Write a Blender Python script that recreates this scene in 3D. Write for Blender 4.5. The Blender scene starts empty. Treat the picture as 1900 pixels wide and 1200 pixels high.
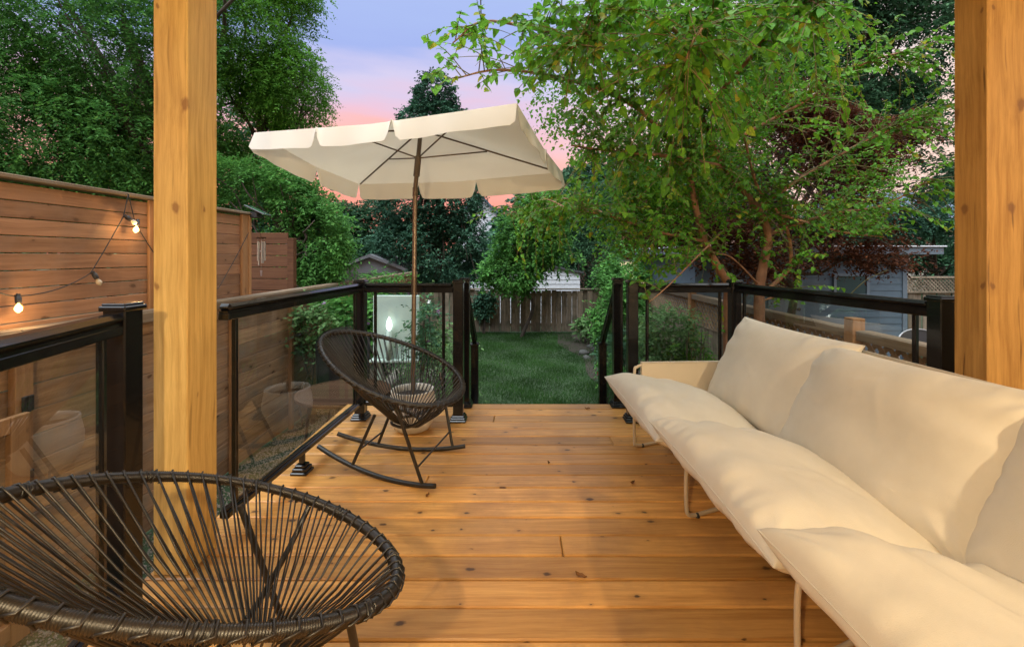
import bpy, math, random
import numpy as np
from mathutils import Vector, Matrix

# ------------------------------------------------------------------ camera, sky, lamps, exposure
SC = bpy.context.scene
COL = SC.collection
rng = np.random.default_rng(7)
random.seed(7)
F, PX, PY, EYE = 844.0, 965.0, 475.0, 1.25


def lin(r, g, b):
    f = lambda c: c / 12.92 if c <= .04045 else ((c + .055) / 1.055) ** 2.4
    return (f(r / 255), f(g / 255), f(b / 255), 1)


cam_d = bpy.data.cameras.new('camera')
cam = bpy.data.objects.new('camera', cam_d)
COL.objects.link(cam)
cam.location = (0, 0, EYE)
cam.rotation_euler = (math.pi / 2, 0, 0)
cam_d.sensor_width = 36
cam_d.lens = F / 1900 * 36
cam_d.shift_x = -15 / 1900
cam_d.shift_y = -125 / 1900
cam_d.clip_start = .02
cam_d.clip_end = 600
SC.camera = cam

SKY_STRENGTH = .78
w = bpy.data.worlds.new('World')
SC.world = w
w.use_nodes = True
nt = w.node_tree
nt.nodes.clear()
N = nt.nodes.new
out = N('ShaderNodeOutputWorld')
bg = N('ShaderNodeBackground')
tc = N('ShaderNodeTexCoord')
sep = N('ShaderNodeSeparateXYZ')
nt.links.new(tc.outputs['Generated'], sep.inputs[0])
ramp = N('ShaderNodeValToRGB')
cr = ramp.color_ramp
stops = [(0.0, lin(236, 142, 124)), (.13, lin(242, 156, 138)), (.22, lin(236, 178, 172)), (.27, lin(222, 184, 202)),
         (.33, lin(198, 192, 222)), (.40, lin(154, 170, 222)), (.50, lin(160, 178, 224)), (.60, (1.0, 1.1, 1.25, 1)), (1.0, (4.0, 4.4, 4.7, 1))]  # overhead stops raised out of view to brighten the garden
cr.elements[0].position, cr.elements[0].color = stops[0]
cr.elements[1].position, cr.elements[1].color = stops[-1]
for p, c in stops[1:-1]:
    e = cr.elements.new(p)
    e.color = c
mp = N('ShaderNodeMapping')
mp.inputs['Scale'].default_value = (1.6, 1.6, 9.0)
mp.inputs['Rotation'].default_value = (0, math.radians(9), 0)
nt.links.new(tc.outputs['Generated'], mp.inputs[0])
nz = N('ShaderNodeTexNoise')
nz.inputs['Scale'].default_value = 1.5
nz.inputs['Detail'].default_value = 5
nt.links.new(mp.outputs[0], nz.inputs['Vector'])
ma = N('ShaderNodeMath')
ma.operation = 'MULTIPLY_ADD'
ma.inputs[1].default_value = .22
nt.links.new(nz.outputs['Fac'], ma.inputs[0])
sub = N('ShaderNodeMath')
sub.operation = 'SUBTRACT'
sub.inputs[1].default_value = .11
nt.links.new(sep.outputs['Z'], sub.inputs[0])
nt.links.new(sub.outputs[0], ma.inputs[2])
nt.links.new(ma.outputs[0], ramp.inputs[0])
# paler, creamier sky towards the east side of the garden
mr = N('ShaderNodeMapRange')
mr.inputs['From Min'].default_value = 0.02
mr.inputs['From Max'].default_value = .55
mr.inputs['To Max'].default_value = .75
nt.links.new(sep.outputs['X'], mr.inputs['Value'])
mx = N('ShaderNodeMixRGB')
mx.inputs['Color2'].default_value = lin(246, 226, 212)
nt.links.new(mr.outputs[0], mx.inputs['Fac'])
nt.links.new(ramp.outputs[0], mx.inputs['Color1'])
nt.links.new(mx.outputs[0], bg.inputs['Color'])
bg.inputs['Strength'].default_value = SKY_STRENGTH
nt.links.new(bg.outputs[0], out.inputs[0])

SC.view_settings.view_transform = 'Standard'
SC.view_settings.look = 'None'
SC.view_settings.exposure = 0.66
SC.view_settings.gamma = 1.0
SC.cycles.use_denoising = True
SC.cycles.max_bounces = 8
SC.cycles.transparent_max_bounces = 16
SC.cycles.caustics_reflective = False
SC.cycles.caustics_refractive = False
SC.cycles.sample_clamp_indirect = 4

# fill light added from above to brighten the garden: one very soft sun
sd_ = bpy.data.lights.new('fill_sun', 'SUN')
sd_.energy = 1.5
sd_.angle = math.radians(40)
sd_.color = (.93, .97, 1.0)
so_ = bpy.data.objects.new('fill_sun', sd_)
COL.objects.link(so_)
so_.rotation_euler = (math.radians(38), 0, math.radians(-25))

LAMP_WATT = (90, 100)                    # the two wall lanterns on the house, behind the camera
LAMP_POS = ((-.45, -.52, 1.82), (1.72, -.52, 1.9))
LAMP_COL = (1.0, .78, .47)
GROUND = -.75


# ------------------------------------------------------------------ helpers
def at(px, py, Y):
    """a point of the garden measured from the photograph at distance Y"""
    return np.array([(px - PX) / F * Y, Y, EYE - (py - PY) / F * Y])


class MB:
    def __init__(s):
        s.v, s.f, s.n, s.sm = [], [], 0, []

    def add(s, V, Fc, smooth=False):
        V = np.asarray(V, float)
        s.v.append(V)
        for f in Fc:
            s.f.append(tuple(int(i) + s.n for i in f))
            s.sm.append(smooth)
        s.n += len(V)

    def box(s, a, b, bev=0.0):
        a, b = np.minimum(a, b), np.maximum(a, b)
        c, h = (a + b) / 2, (b - a) / 2
        s.obox(c, np.eye(3), h, bev)

    def obox(s, c, R, h, bev=0.0):
        """oriented box: rows of R are the axes, h half sizes; chamfered when bev > 0"""
        c, R, h = np.asarray(c, float), np.asarray(R, float), np.asarray(h, float)
        if bev <= 0:
            V = np.array([(x, y, z) for x in (-1, 1) for y in (-1, 1) for z in (-1, 1)]) * h
            Q = [(0, 1, 3, 2), (4, 6, 7, 5), (0, 4, 5, 1), (2, 3, 7, 6), (0, 2, 6, 4), (1, 5, 7, 3)]
            s.add(c + V @ R, Q)
            return
        bev = min(bev, h.min() * .95)
        V, idx = [], {}
        for sx in (-1, 1):
            for sy in (-1, 1):
                for sz in (-1, 1):
                    for ax in range(3):
                        p = np.array([sx, sy, sz]) * (h - bev)
                        p[ax] = (sx, sy, sz)[ax] * h[ax]
                        idx[(sx, sy, sz, ax)] = len(V)
                        V.append(p)
        Q = []
        for ax in range(3):
            o = [i for i in range(3) if i != ax]
            for sg in (-1, 1):
                q = []
                for a2, b2 in ((-1, -1), (1, -1), (1, 1), (-1, 1)):
                    k = [0, 0, 0]
                    k[ax] = sg
                    k[o[0]] = a2
                    k[o[1]] = b2
                    q.append(idx[(*k, ax)])
                Q.append(q if (sg > 0) != (ax == 1) else q[::-1])
        for ax in range(3):
            o = [i for i in range(3) if i != ax]
            for a2 in (-1, 1):
                for b2 in (-1, 1):
                    k0, k1 = [0, 0, 0], [0, 0, 0]
                    k0[ax], k1[ax] = -1, 1
                    for k in (k0, k1):
                        k[o[0]], k[o[1]] = a2, b2
                    q = [idx[(*k0, o[0])], idx[(*k1, o[0])], idx[(*k1, o[1])], idx[(*k0, o[1])]]
                    Q.append(q)
        for sx in (-1, 1):
            for sy in (-1, 1):
                for sz in (-1, 1):
                    Q.append([idx[(sx, sy, sz, a)] for a in range(3)])
        s.add(c + np.array(V) @ R, Q)

    def bar(s, p, q, wid, hei, bev=0.0, up=(0, 0, 1)):
        p, q = np.asarray(p, float), np.asarray(q, float)
        d = q - p
        L = np.linalg.norm(d)
        d = d / L
        sd = np.cross(d, up)
        sd /= np.linalg.norm(sd)
        u = np.cross(sd, d)
        s.obox((p + q) / 2, np.array([d, sd, u]), (L / 2, wid / 2, hei / 2), bev)

    def tube(s, P, r, n=8, closed=False, caps=True):
        P = np.asarray(P, float)
        m = len(P)
        r = np.broadcast_to(np.asarray(r, float), (m,))
        if closed:
            T = np.roll(P, -1, 0) - np.roll(P, 1, 0)
        else:
            T = np.gradient(P, axis=0)
        T /= np.linalg.norm(T, axis=1)[:, None] + 1e-12
        ref = np.array([0, 0, 1.]) if abs(T[0][2]) < .9 else np.array([1., 0, 0])
        U = np.zeros_like(P)
        u = ref - T[0] * (ref @ T[0])
        u /= np.linalg.norm(u)
        for i in range(m):
            u = u - T[i] * (u @ T[i])
            u /= np.linalg.norm(u) + 1e-12
            U[i] = u
        B = np.cross(T, U)
        a = np.arange(n) / n * 2 * np.pi
        V = P[:, None] + r[:, None, None] * (np.cos(a)[None, :, None] * U[:, None] + np.sin(a)[None, :, None] * B[:, None])
        V = V.reshape(-1, 3)
        Q = []
        for i in range(m if closed else m - 1):
            j = (i + 1) % m
            for k in range(n):
                k2 = (k + 1) % n
                Q.append((i * n + k, i * n + k2, j * n + k2, j * n + k))
        s.add(V, Q, True)
        if caps and not closed:
            s.add(V[:n], [tuple(range(n))[::-1]])
            s.add(V[-n:], [tuple(range(n))])

    def lathe(s, c, prof, n=24, smooth=True):
        c = np.asarray(c, float)
        a = np.arange(n) / n * 2 * np.pi
        V = np.array([(r * math.cos(t), r * math.sin(t), z) for r, z in prof for t in a]) + c
        Q = [(i * n + k, i * n + (k + 1) % n, (i + 1) * n + (k + 1) % n, (i + 1) * n + k)
             for i in range(len(prof) - 1) for k in range(n)]
        s.add(V, Q, smooth)

    def prism(s, poly, a, b, ax):
        """2-D outline swept along axis ax from a to b"""
        o = [i for i in range(3) if i != ax]
        n = len(poly)
        V = np.zeros((2 * n, 3))
        for k, t in enumerate((a, b)):
            V[k * n:(k + 1) * n, o[0]] = [p[0] for p in poly]
            V[k * n:(k + 1) * n, o[1]] = [p[1] for p in poly]
            V[k * n:(k + 1) * n, ax] = t
        s.add(V, [tuple(range(n))[::-1], tuple(range(n, 2 * n))] + [(i, (i + 1) % n, n + (i + 1) % n, n + i) for i in range(n)])


def rootloc(o):
    while o.parent:
        o = o.parent
    return np.array(o.location)


def obj(name, mb, mat, parent=None, smooth=None):
    V = np.concatenate(mb.v)
    if parent is not None:
        V = V - rootloc(parent)
    me = bpy.data.meshes.new(name)
    me.from_pydata(V.tolist(), [], mb.f)
    me.polygons.foreach_set('use_smooth', mb.sm if smooth is None else [smooth] * len(mb.f))
    me.materials.append(mat)
    me.update()
    o = bpy.data.objects.new(name, me)
    COL.objects.link(o)
    if parent is not None:
        o.parent = parent
    return o


def rawmesh(name, V, fl, k, mat, parent=None, smooth=False):
    """big mesh of n faces with k corners each, all from numpy"""
    V = np.asarray(V, np.float32)
    if parent is not None:
        V = V - rootloc(parent).astype(np.float32)
    me = bpy.data.meshes.new(name)
    nf = len(fl)
    me.vertices.add(len(V))
    me.vertices.foreach_set('co', V.ravel())
    me.loops.add(nf * k)
    me.loops.foreach_set('vertex_index', np.asarray(fl, np.int32).ravel())
    me.polygons.add(nf)
    me.polygons.foreach_set('loop_start', np.arange(nf, dtype=np.int32) * k)
    me.polygons.foreach_set('loop_total', np.full(nf, k, np.int32))
    me.polygons.foreach_set('use_smooth', np.full(nf, smooth))
    me.materials.append(mat)
    me.update(calc_edges=True)
    o = bpy.data.objects.new(name, me)
    COL.objects.link(o)
    if parent is not None:
        o.parent = parent
    return o


def tag(o, label, cat, group=None):
    o['label'] = label
    o['category'] = cat
    if group:
        o['group'] = group
    return o


def thing(name, label, cat, loc, group=None, rz=0):
    o = bpy.data.objects.new(name, None)
    COL.objects.link(o)
    o.location = tuple(loc)
    o.rotation_euler = (0, 0, rz)
    o.empty_display_size = .1
    return tag(o, label, cat, group)


def copy_tree(o, parent=None):
    c = o.copy()
    COL.objects.link(c)
    c.parent = parent
    for ch in list(o.children):
        copy_tree(ch, c)
    return c


def kind(o, k):
    o['kind'] = k
    return o


# ------------------------------------------------------------------ materials
def newmat(name):
    m = bpy.data.materials.new(name)
    m.use_nodes = True
    t = m.node_tree
    b = t.nodes['Principled BSDF']
    return m, t, b


def node(t, typ, **kw):
    n = t.nodes.new(typ)
    for k, v in kw.items():
        if k.startswith('i_'):
            key = k[2:].replace('_', ' ')
            n.inputs[key].default_value = v
        else:
            setattr(n, k, v)
    return n


def simple(name, col, rough=.5, metal=0.0, bump=0.0, bscale=60, var=.12, vscale=6, coat=0.0, spec=.5):
    m, t, b = newmat(name)
    tcn = node(t, 'ShaderNodeTexCoord')
    n1 = node(t, 'ShaderNodeTexNoise', i_Scale=vscale, i_Detail=5.0)
    t.links.new(tcn.outputs['Object'], n1.inputs['Vector'])
    r = node(t, 'ShaderNodeValToRGB')
    c = np.array(col[:3])
    r.color_ramp.elements[0].position = .25
    r.color_ramp.elements[1].position = .75
    r.color_ramp.elements[0].color = (*(c * (1 - var)), 1)
    r.color_ramp.elements[1].color = (*np.minimum(c * (1 + var), 1), 1)
    t.links.new(n1.outputs['Fac'], r.inputs[0])
    t.links.new(r.outputs[0], b.inputs['Base Color'])
    b.inputs['Roughness'].default_value = rough
    b.inputs['Metallic'].default_value = metal
    b.inputs['Coat Weight'].default_value = coat
    b.inputs['Specular IOR Level'].default_value = spec
    if bump:
        n2 = node(t, 'ShaderNodeTexNoise', i_Scale=bscale, i_Detail=4.0)
        t.links.new(tcn.outputs['Object'], n2.inputs['Vector'])
        bp = node(t, 'ShaderNodeBump', i_Strength=bump, i_Distance=.01)
        t.links.new(n2.outputs['Fac'], bp.inputs['Height'])
        t.links.new(bp.outputs[0], b.inputs['Normal'])
    return m


def wood(name, light, dark, axis=0, rough=.55, knots=.5, gscale=1.0, ivar=.25, stain=None, kscale=2.2, knotcol=(.05, .02, .008), ksize=1.0, kprob=.6, cracks=0.0):
    """sawn wood: grain along the axis, a different cut for every board, sparse knots"""
    m, t, b = newmat(name)
    L = t.links.new
    tcn = node(t, 'ShaderNodeTexCoord')
    geo = node(t, 'ShaderNodeNewGeometry')
    off = node(t, 'ShaderNodeVectorMath', operation='SCALE')
    cmb = node(t, 'ShaderNodeCombineXYZ')
    for i in range(3):
        L(geo.outputs['Random Per Island'], cmb.inputs[i])
    L(cmb.outputs[0], off.inputs[0])
    off.inputs['Scale'].default_value = 37.0
    add = node(t, 'ShaderNodeVectorMath', operation='ADD')
    L(tcn.outputs['Object'], add.inputs[0])
    L(off.outputs[0], add.inputs[1])
    # slow wander so the grain is not ruler straight
    wn = node(t, 'ShaderNodeTexNoise', i_Scale=1.7, i_Detail=2.0)
    L(add.outputs[0], wn.inputs['Vector'])
    wsc = node(t, 'ShaderNodeVectorMath', operation='SCALE')
    wsc.inputs['Scale'].default_value = .06
    L(wn.outputs['Color'], wsc.inputs[0])
    add2 = node(t, 'ShaderNodeVectorMath', operation='ADD')
    L(add.outputs[0], add2.inputs[0])
    L(wsc.outputs[0], add2.inputs[1])
    mpn = node(t, 'ShaderNodeMapping')
    sc = [28 * gscale] * 3
    sc[axis] = 1.1 * gscale
    mpn.inputs['Scale'].default_value = sc
    L(add2.outputs[0], mpn.inputs[0])
    g = node(t, 'ShaderNodeTexNoise', i_Scale=1.6, i_Detail=10.0, i_Roughness=.72)
    L(mpn.outputs[0], g.inputs['Vector'])
    r = node(t, 'ShaderNodeValToRGB')
    r.color_ramp.elements[0].position = .34
    r.color_ramp.elements[1].position = .65
    r.color_ramp.elements[0].color = (*dark, 1)
    r.color_ramp.elements[1].color = (*light, 1)
    L(g.outputs['Fac'], r.inputs[0])
    # large soft tone patches and board to board variation
    big = node(t, 'ShaderNodeTexNoise', i_Scale=2.3, i_Detail=3.0)
    L(add.outputs[0], big.inputs['Vector'])
    v = node(t, 'ShaderNodeMath', operation='MULTIPLY_ADD')
    L(big.outputs['Fac'], v.inputs[0])
    v.inputs[1].default_value = .5
    v.inputs[2].default_value = .75 - ivar / 2
    v2 = node(t, 'ShaderNodeMath', operation='MULTIPLY_ADD')
    L(geo.outputs['Random Per Island'], v2.inputs[0])
    v2.inputs[1].default_value = ivar
    L(v.outputs[0], v2.inputs[2])
    mul = node(t, 'ShaderNodeVectorMath', operation='SCALE')
    L(r.outputs[0], mul.inputs[0])
    L(v2.outputs[0], mul.inputs['Scale'])
    colr = mul.outputs[0]
    if cracks > 0:
        cm = node(t, 'ShaderNodeMapping')
        cs_ = [34] * 3
        cs_[axis] = 2.4
        cm.inputs['Scale'].default_value = cs_
        L(add2.outputs[0], cm.inputs[0])
        cn = node(t, 'ShaderNodeTexNoise', i_Scale=1.0, i_Detail=1.0)
        L(cm.outputs[0], cn.inputs['Vector'])
        cmr = node(t, 'ShaderNodeMapRange')
        cmr.inputs['From Min'].default_value = .70
        cmr.inputs['From Max'].default_value = .75
        cmr.inputs['To Max'].default_value = cracks
        L(cn.outputs['Fac'], cmr.inputs['Value'])
        cx = node(t, 'ShaderNodeMixRGB')
        cx.inputs['Color2'].default_value = (.10, .045, .014, 1)
        L(cmr.outputs[0], cx.inputs['Fac'])
        L(colr, cx.inputs['Color1'])
        colr = cx.outputs[0]
    if stain:
        sn = node(t, 'ShaderNodeTexNoise', i_Scale=3.1, i_Detail=6.0, i_Roughness=.65)
        L(add.outputs[0], sn.inputs['Vector'])
        sm = node(t, 'ShaderNodeMapRange')
        sm.inputs['From Min'].default_value = .48
        sm.inputs['From Max'].default_value = .66
        sm.inputs['To Max'].default_value = stain[3]
        L(sn.outputs['Fac'], sm.inputs['Value'])
        mxn = node(t, 'ShaderNodeMixRGB')
        mxn.inputs['Color2'].default_value = (*stain[:3], 1)
        L(sm.outputs[0], mxn.inputs['Fac'])
        L(colr, mxn.inputs['Color1'])
        colr = mxn.outputs[0]
    if knots > 0:
        sx = node(t, 'ShaderNodeSeparateXYZ')
        L(add2.outputs[0], sx.inputs[0])
        oth = [i for i in range(3) if i != axis]
        sm2 = node(t, 'ShaderNodeMath', operation='ADD')
        L(sx.outputs[oth[0]], sm2.inputs[0])
        L(sx.outputs[oth[1]], sm2.inputs[1])
        kc = node(t, 'ShaderNodeCombineXYZ')
        L(sx.outputs[axis], kc.inputs[0])
        L(sm2.outputs[0], kc.inputs[1])
        km = node(t, 'ShaderNodeMapping')
        km.inputs['Scale'].default_value = (kscale, kscale * 1.7, 1)
        L(kc.outputs[0], km.inputs[0])
        kd = node(t, 'ShaderNodeTexNoise', i_Scale=9.0, i_Detail=3.0)
        L(km.outputs[0], kd.inputs['Vector'])
        kds = node(t, 'ShaderNodeVectorMath', operation='SCALE')
        kds.inputs['Scale'].default_value = .11
        L(kd.outputs['Color'], kds.inputs[0])
        kad = node(t, 'ShaderNodeVectorMath', operation='ADD')
        L(km.outputs[0], kad.inputs[0])
        L(kds.outputs[0], kad.inputs[1])
        vo = node(t, 'ShaderNodeTexVoronoi', i_Scale=1.0, voronoi_dimensions='2D')
        L(kad.outputs[0], vo.inputs['Vector'])
        vs = node(t, 'ShaderNodeSeparateColor')
        L(vo.outputs['Color'], vs.inputs[0])
        rad = node(t, 'ShaderNodeMath', operation='MULTIPLY_ADD')
        L(vs.outputs[1], rad.inputs[0])
        rad.inputs[1].default_value = .085 * ksize
        rad.inputs[2].default_value = .006
        dv = node(t, 'ShaderNodeMath', operation='DIVIDE')
        L(vo.outputs['Distance'], dv.inputs[0])
        L(rad.outputs[0], dv.inputs[1])
        on = node(t, 'ShaderNodeMath', operation='LESS_THAN')
        L(vs.outputs[0], on.inputs[0])
        on.inputs[1].default_value = kprob
        kr0 = node(t, 'ShaderNodeMapRange')
        kr0.inputs['From Min'].default_value = 1.25
        kr0.inputs['From Max'].default_value = .55
        kr0.inputs['To Max'].default_value = knots
        L(dv.outputs[0], kr0.inputs['Value'])
        # grey halo of disturbed grain round each knot
        kr1 = node(t, 'ShaderNodeMapRange')
        kr1.inputs['From Min'].default_value = 3.2
        kr1.inputs['From Max'].default_value = .8
        kr1.inputs['To Max'].default_value = knots * .22
        L(dv.outputs[0], kr1.inputs['Value'])
        kmx = node(t, 'ShaderNodeMath', operation='MAXIMUM')
        L(kr0.outputs[0], kmx.inputs[0])
        L(kr1.outputs[0], kmx.inputs[1])
        kr = node(t, 'ShaderNodeMath', operation='MULTIPLY')
        L(kmx.outputs[0], kr.inputs[0])
        L(on.outputs[0], kr.inputs[1])
        mk = node(t, 'ShaderNodeMixRGB')
        mk.inputs['Color2'].default_value = (*knotcol, 1)
        L(kr.outputs[0], mk.inputs['Fac'])
        L(colr, mk.inputs['Color1'])
        colr = mk.outputs[0]
    L(colr, b.inputs['Base Color'])
    b.inputs['Roughness'].default_value = rough
    b.inputs['Specular IOR Level'].default_value = .35
    bp = node(t, 'ShaderNodeBump', i_Strength=.25, i_Distance=.004)
    L(g.outputs['Fac'], bp.inputs['Height'])
    L(bp.outputs[0], b.inputs['Normal'])
    return m


def cloth(name, col):
    """heavy canvas: fine weave and small soft creases"""
    m, t, b = newmat(name)
    L = t.links.new
    tcn = node(t, 'ShaderNodeTexCoord')
    n0 = node(t, 'ShaderNodeTexNoise', i_Scale=4.0, i_Detail=6.0, i_Roughness=.6)
    n1 = node(t, 'ShaderNodeTexNoise', i_Scale=9.0, i_Detail=2.0)
    n2 = node(t, 'ShaderNodeTexNoise', i_Scale=420.0, i_Detail=2.0)
    for q in (n0, n1, n2):
        L(tcn.outputs['Object'], q.inputs['Vector'])
    r = node(t, 'ShaderNodeValToRGB')
    c = np.array(col)
    r.color_ramp.elements[0].position, r.color_ramp.elements[1].position = .3, .7
    r.color_ramp.elements[0].color = (*(c * .92), 1)
    r.color_ramp.elements[1].color = (*(c * 1.04), 1)
    L(n0.outputs['Fac'], r.inputs[0])
    L(r.outputs[0], b.inputs['Base Color'])
    b.inputs['Roughness'].default_value = .95
    b.inputs['Specular IOR Level'].default_value = .12
    b.inputs['Sheen Weight'].default_value = .12
    b1 = node(t, 'ShaderNodeBump', i_Strength=.10, i_Distance=.02)
    L(n1.outputs['Fac'], b1.inputs['Height'])
    b2 = node(t, 'ShaderNodeBump', i_Strength=.35, i_Distance=.002)
    L(n2.outputs['Fac'], b2.inputs['Height'])
    L(b1.outputs[0], b2.inputs['Normal'])
    L(b2.outputs[0], b.inputs['Normal'])
    return m


def leafmat(name, cols, trans=.4, rough=.6, spec=.14, patch=1.6):
    """leaves: each leaf its own tone out of the list, some light passing through"""
    m, t, b = newmat(name)
    L = t.links.new
    geo = node(t, 'ShaderNodeNewGeometry')
    r = node(t, 'ShaderNodeValToRGB')
    cr2 = r.color_ramp
    n = len(cols)
    cr2.elements[0].position, cr2.elements[0].color = 0, (*cols[0], 1)
    cr2.elements[1].position, cr2.elements[1].color = 1, (*cols[-1], 1)
    for i in range(1, n - 1):
        e2 = cr2.elements.new(i / (n - 1))
        e2.color = (*cols[i], 1)
    L(geo.outputs['Random Per Island'], r.inputs[0])
    tcn = node(t, 'ShaderNodeTexCoord')
    pn = node(t, 'ShaderNodeTexNoise', i_Scale=patch, i_Detail=3.0)
    L(tcn.outputs['Object'], pn.inputs['Vector'])
    pm = node(t, 'ShaderNodeMapRange')
    pm.inputs['From Min'].default_value = .32
    pm.inputs['From Max'].default_value = .68
    pm.inputs['To Min'].default_value = .62
    pm.inputs['To Max'].default_value = 1.32
    L(pn.outputs['Fac'], pm.inputs['Value'])
    psc = node(t, 'ShaderNodeVectorMath', operation='SCALE')
    L(r.outputs[0], psc.inputs[0])
    L(pm.outputs[0], psc.inputs['Scale'])
    colr = psc.outputs[0] if patch else r.outputs[0]
    L(colr, b.inputs['Base Color'])
    b.inputs['Roughness'].default_value = rough
    b.inputs['Specular IOR Level'].default_value = spec
    tr = node(t, 'ShaderNodeBsdfTranslucent')
    L(colr, tr.inputs['Color'])
    mxs = node(t, 'ShaderNodeMixShader')
    mxs.inputs[0].default_value = trans
    L(b.outputs[0], mxs.inputs[1])
    L(tr.outputs[0], mxs.inputs[2])
    L(mxs.outputs[0], t.nodes['Material Output'].inputs[0])
    return m


def glassmat(name, tint=(.965, .985, .975), refl=1.0):
    m, t, b = newmat(name)
    t.nodes.remove(b)
    L = t.links.new
    tr = node(t, 'ShaderNodeBsdfTransparent')
    tr.inputs[0].default_value = (*tint, 1)
    gl = node(t, 'ShaderNodeBsdfGlossy')
    gl.inputs['Roughness'].default_value = 0.0
    fr = node(t, 'ShaderNodeFresnel')
    fr.inputs[0].default_value = 1.5
    mu = node(t, 'ShaderNodeMath', operation='MULTIPLY')
    mu.inputs[1].default_value = refl
    L(fr.outputs[0], mu.inputs[0])
    mxs = node(t, 'ShaderNodeMixShader')
    L(mu.outputs[0], mxs.inputs[0])
    L(tr.outputs[0], mxs.inputs[1])
    L(gl.outputs[0], mxs.inputs[2])
    L(mxs.outputs[0], t.nodes['Material Output'].inputs[0])
    return m


def emis(name, col, s):
    m, t, b = newmat(name)
    b.inputs['Base Color'].default_value = (*col, 1)
    b.inputs['Emission Color'].default_value = (*col, 1)
    b.inputs['Emission Strength'].default_value = s
    return m


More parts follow.
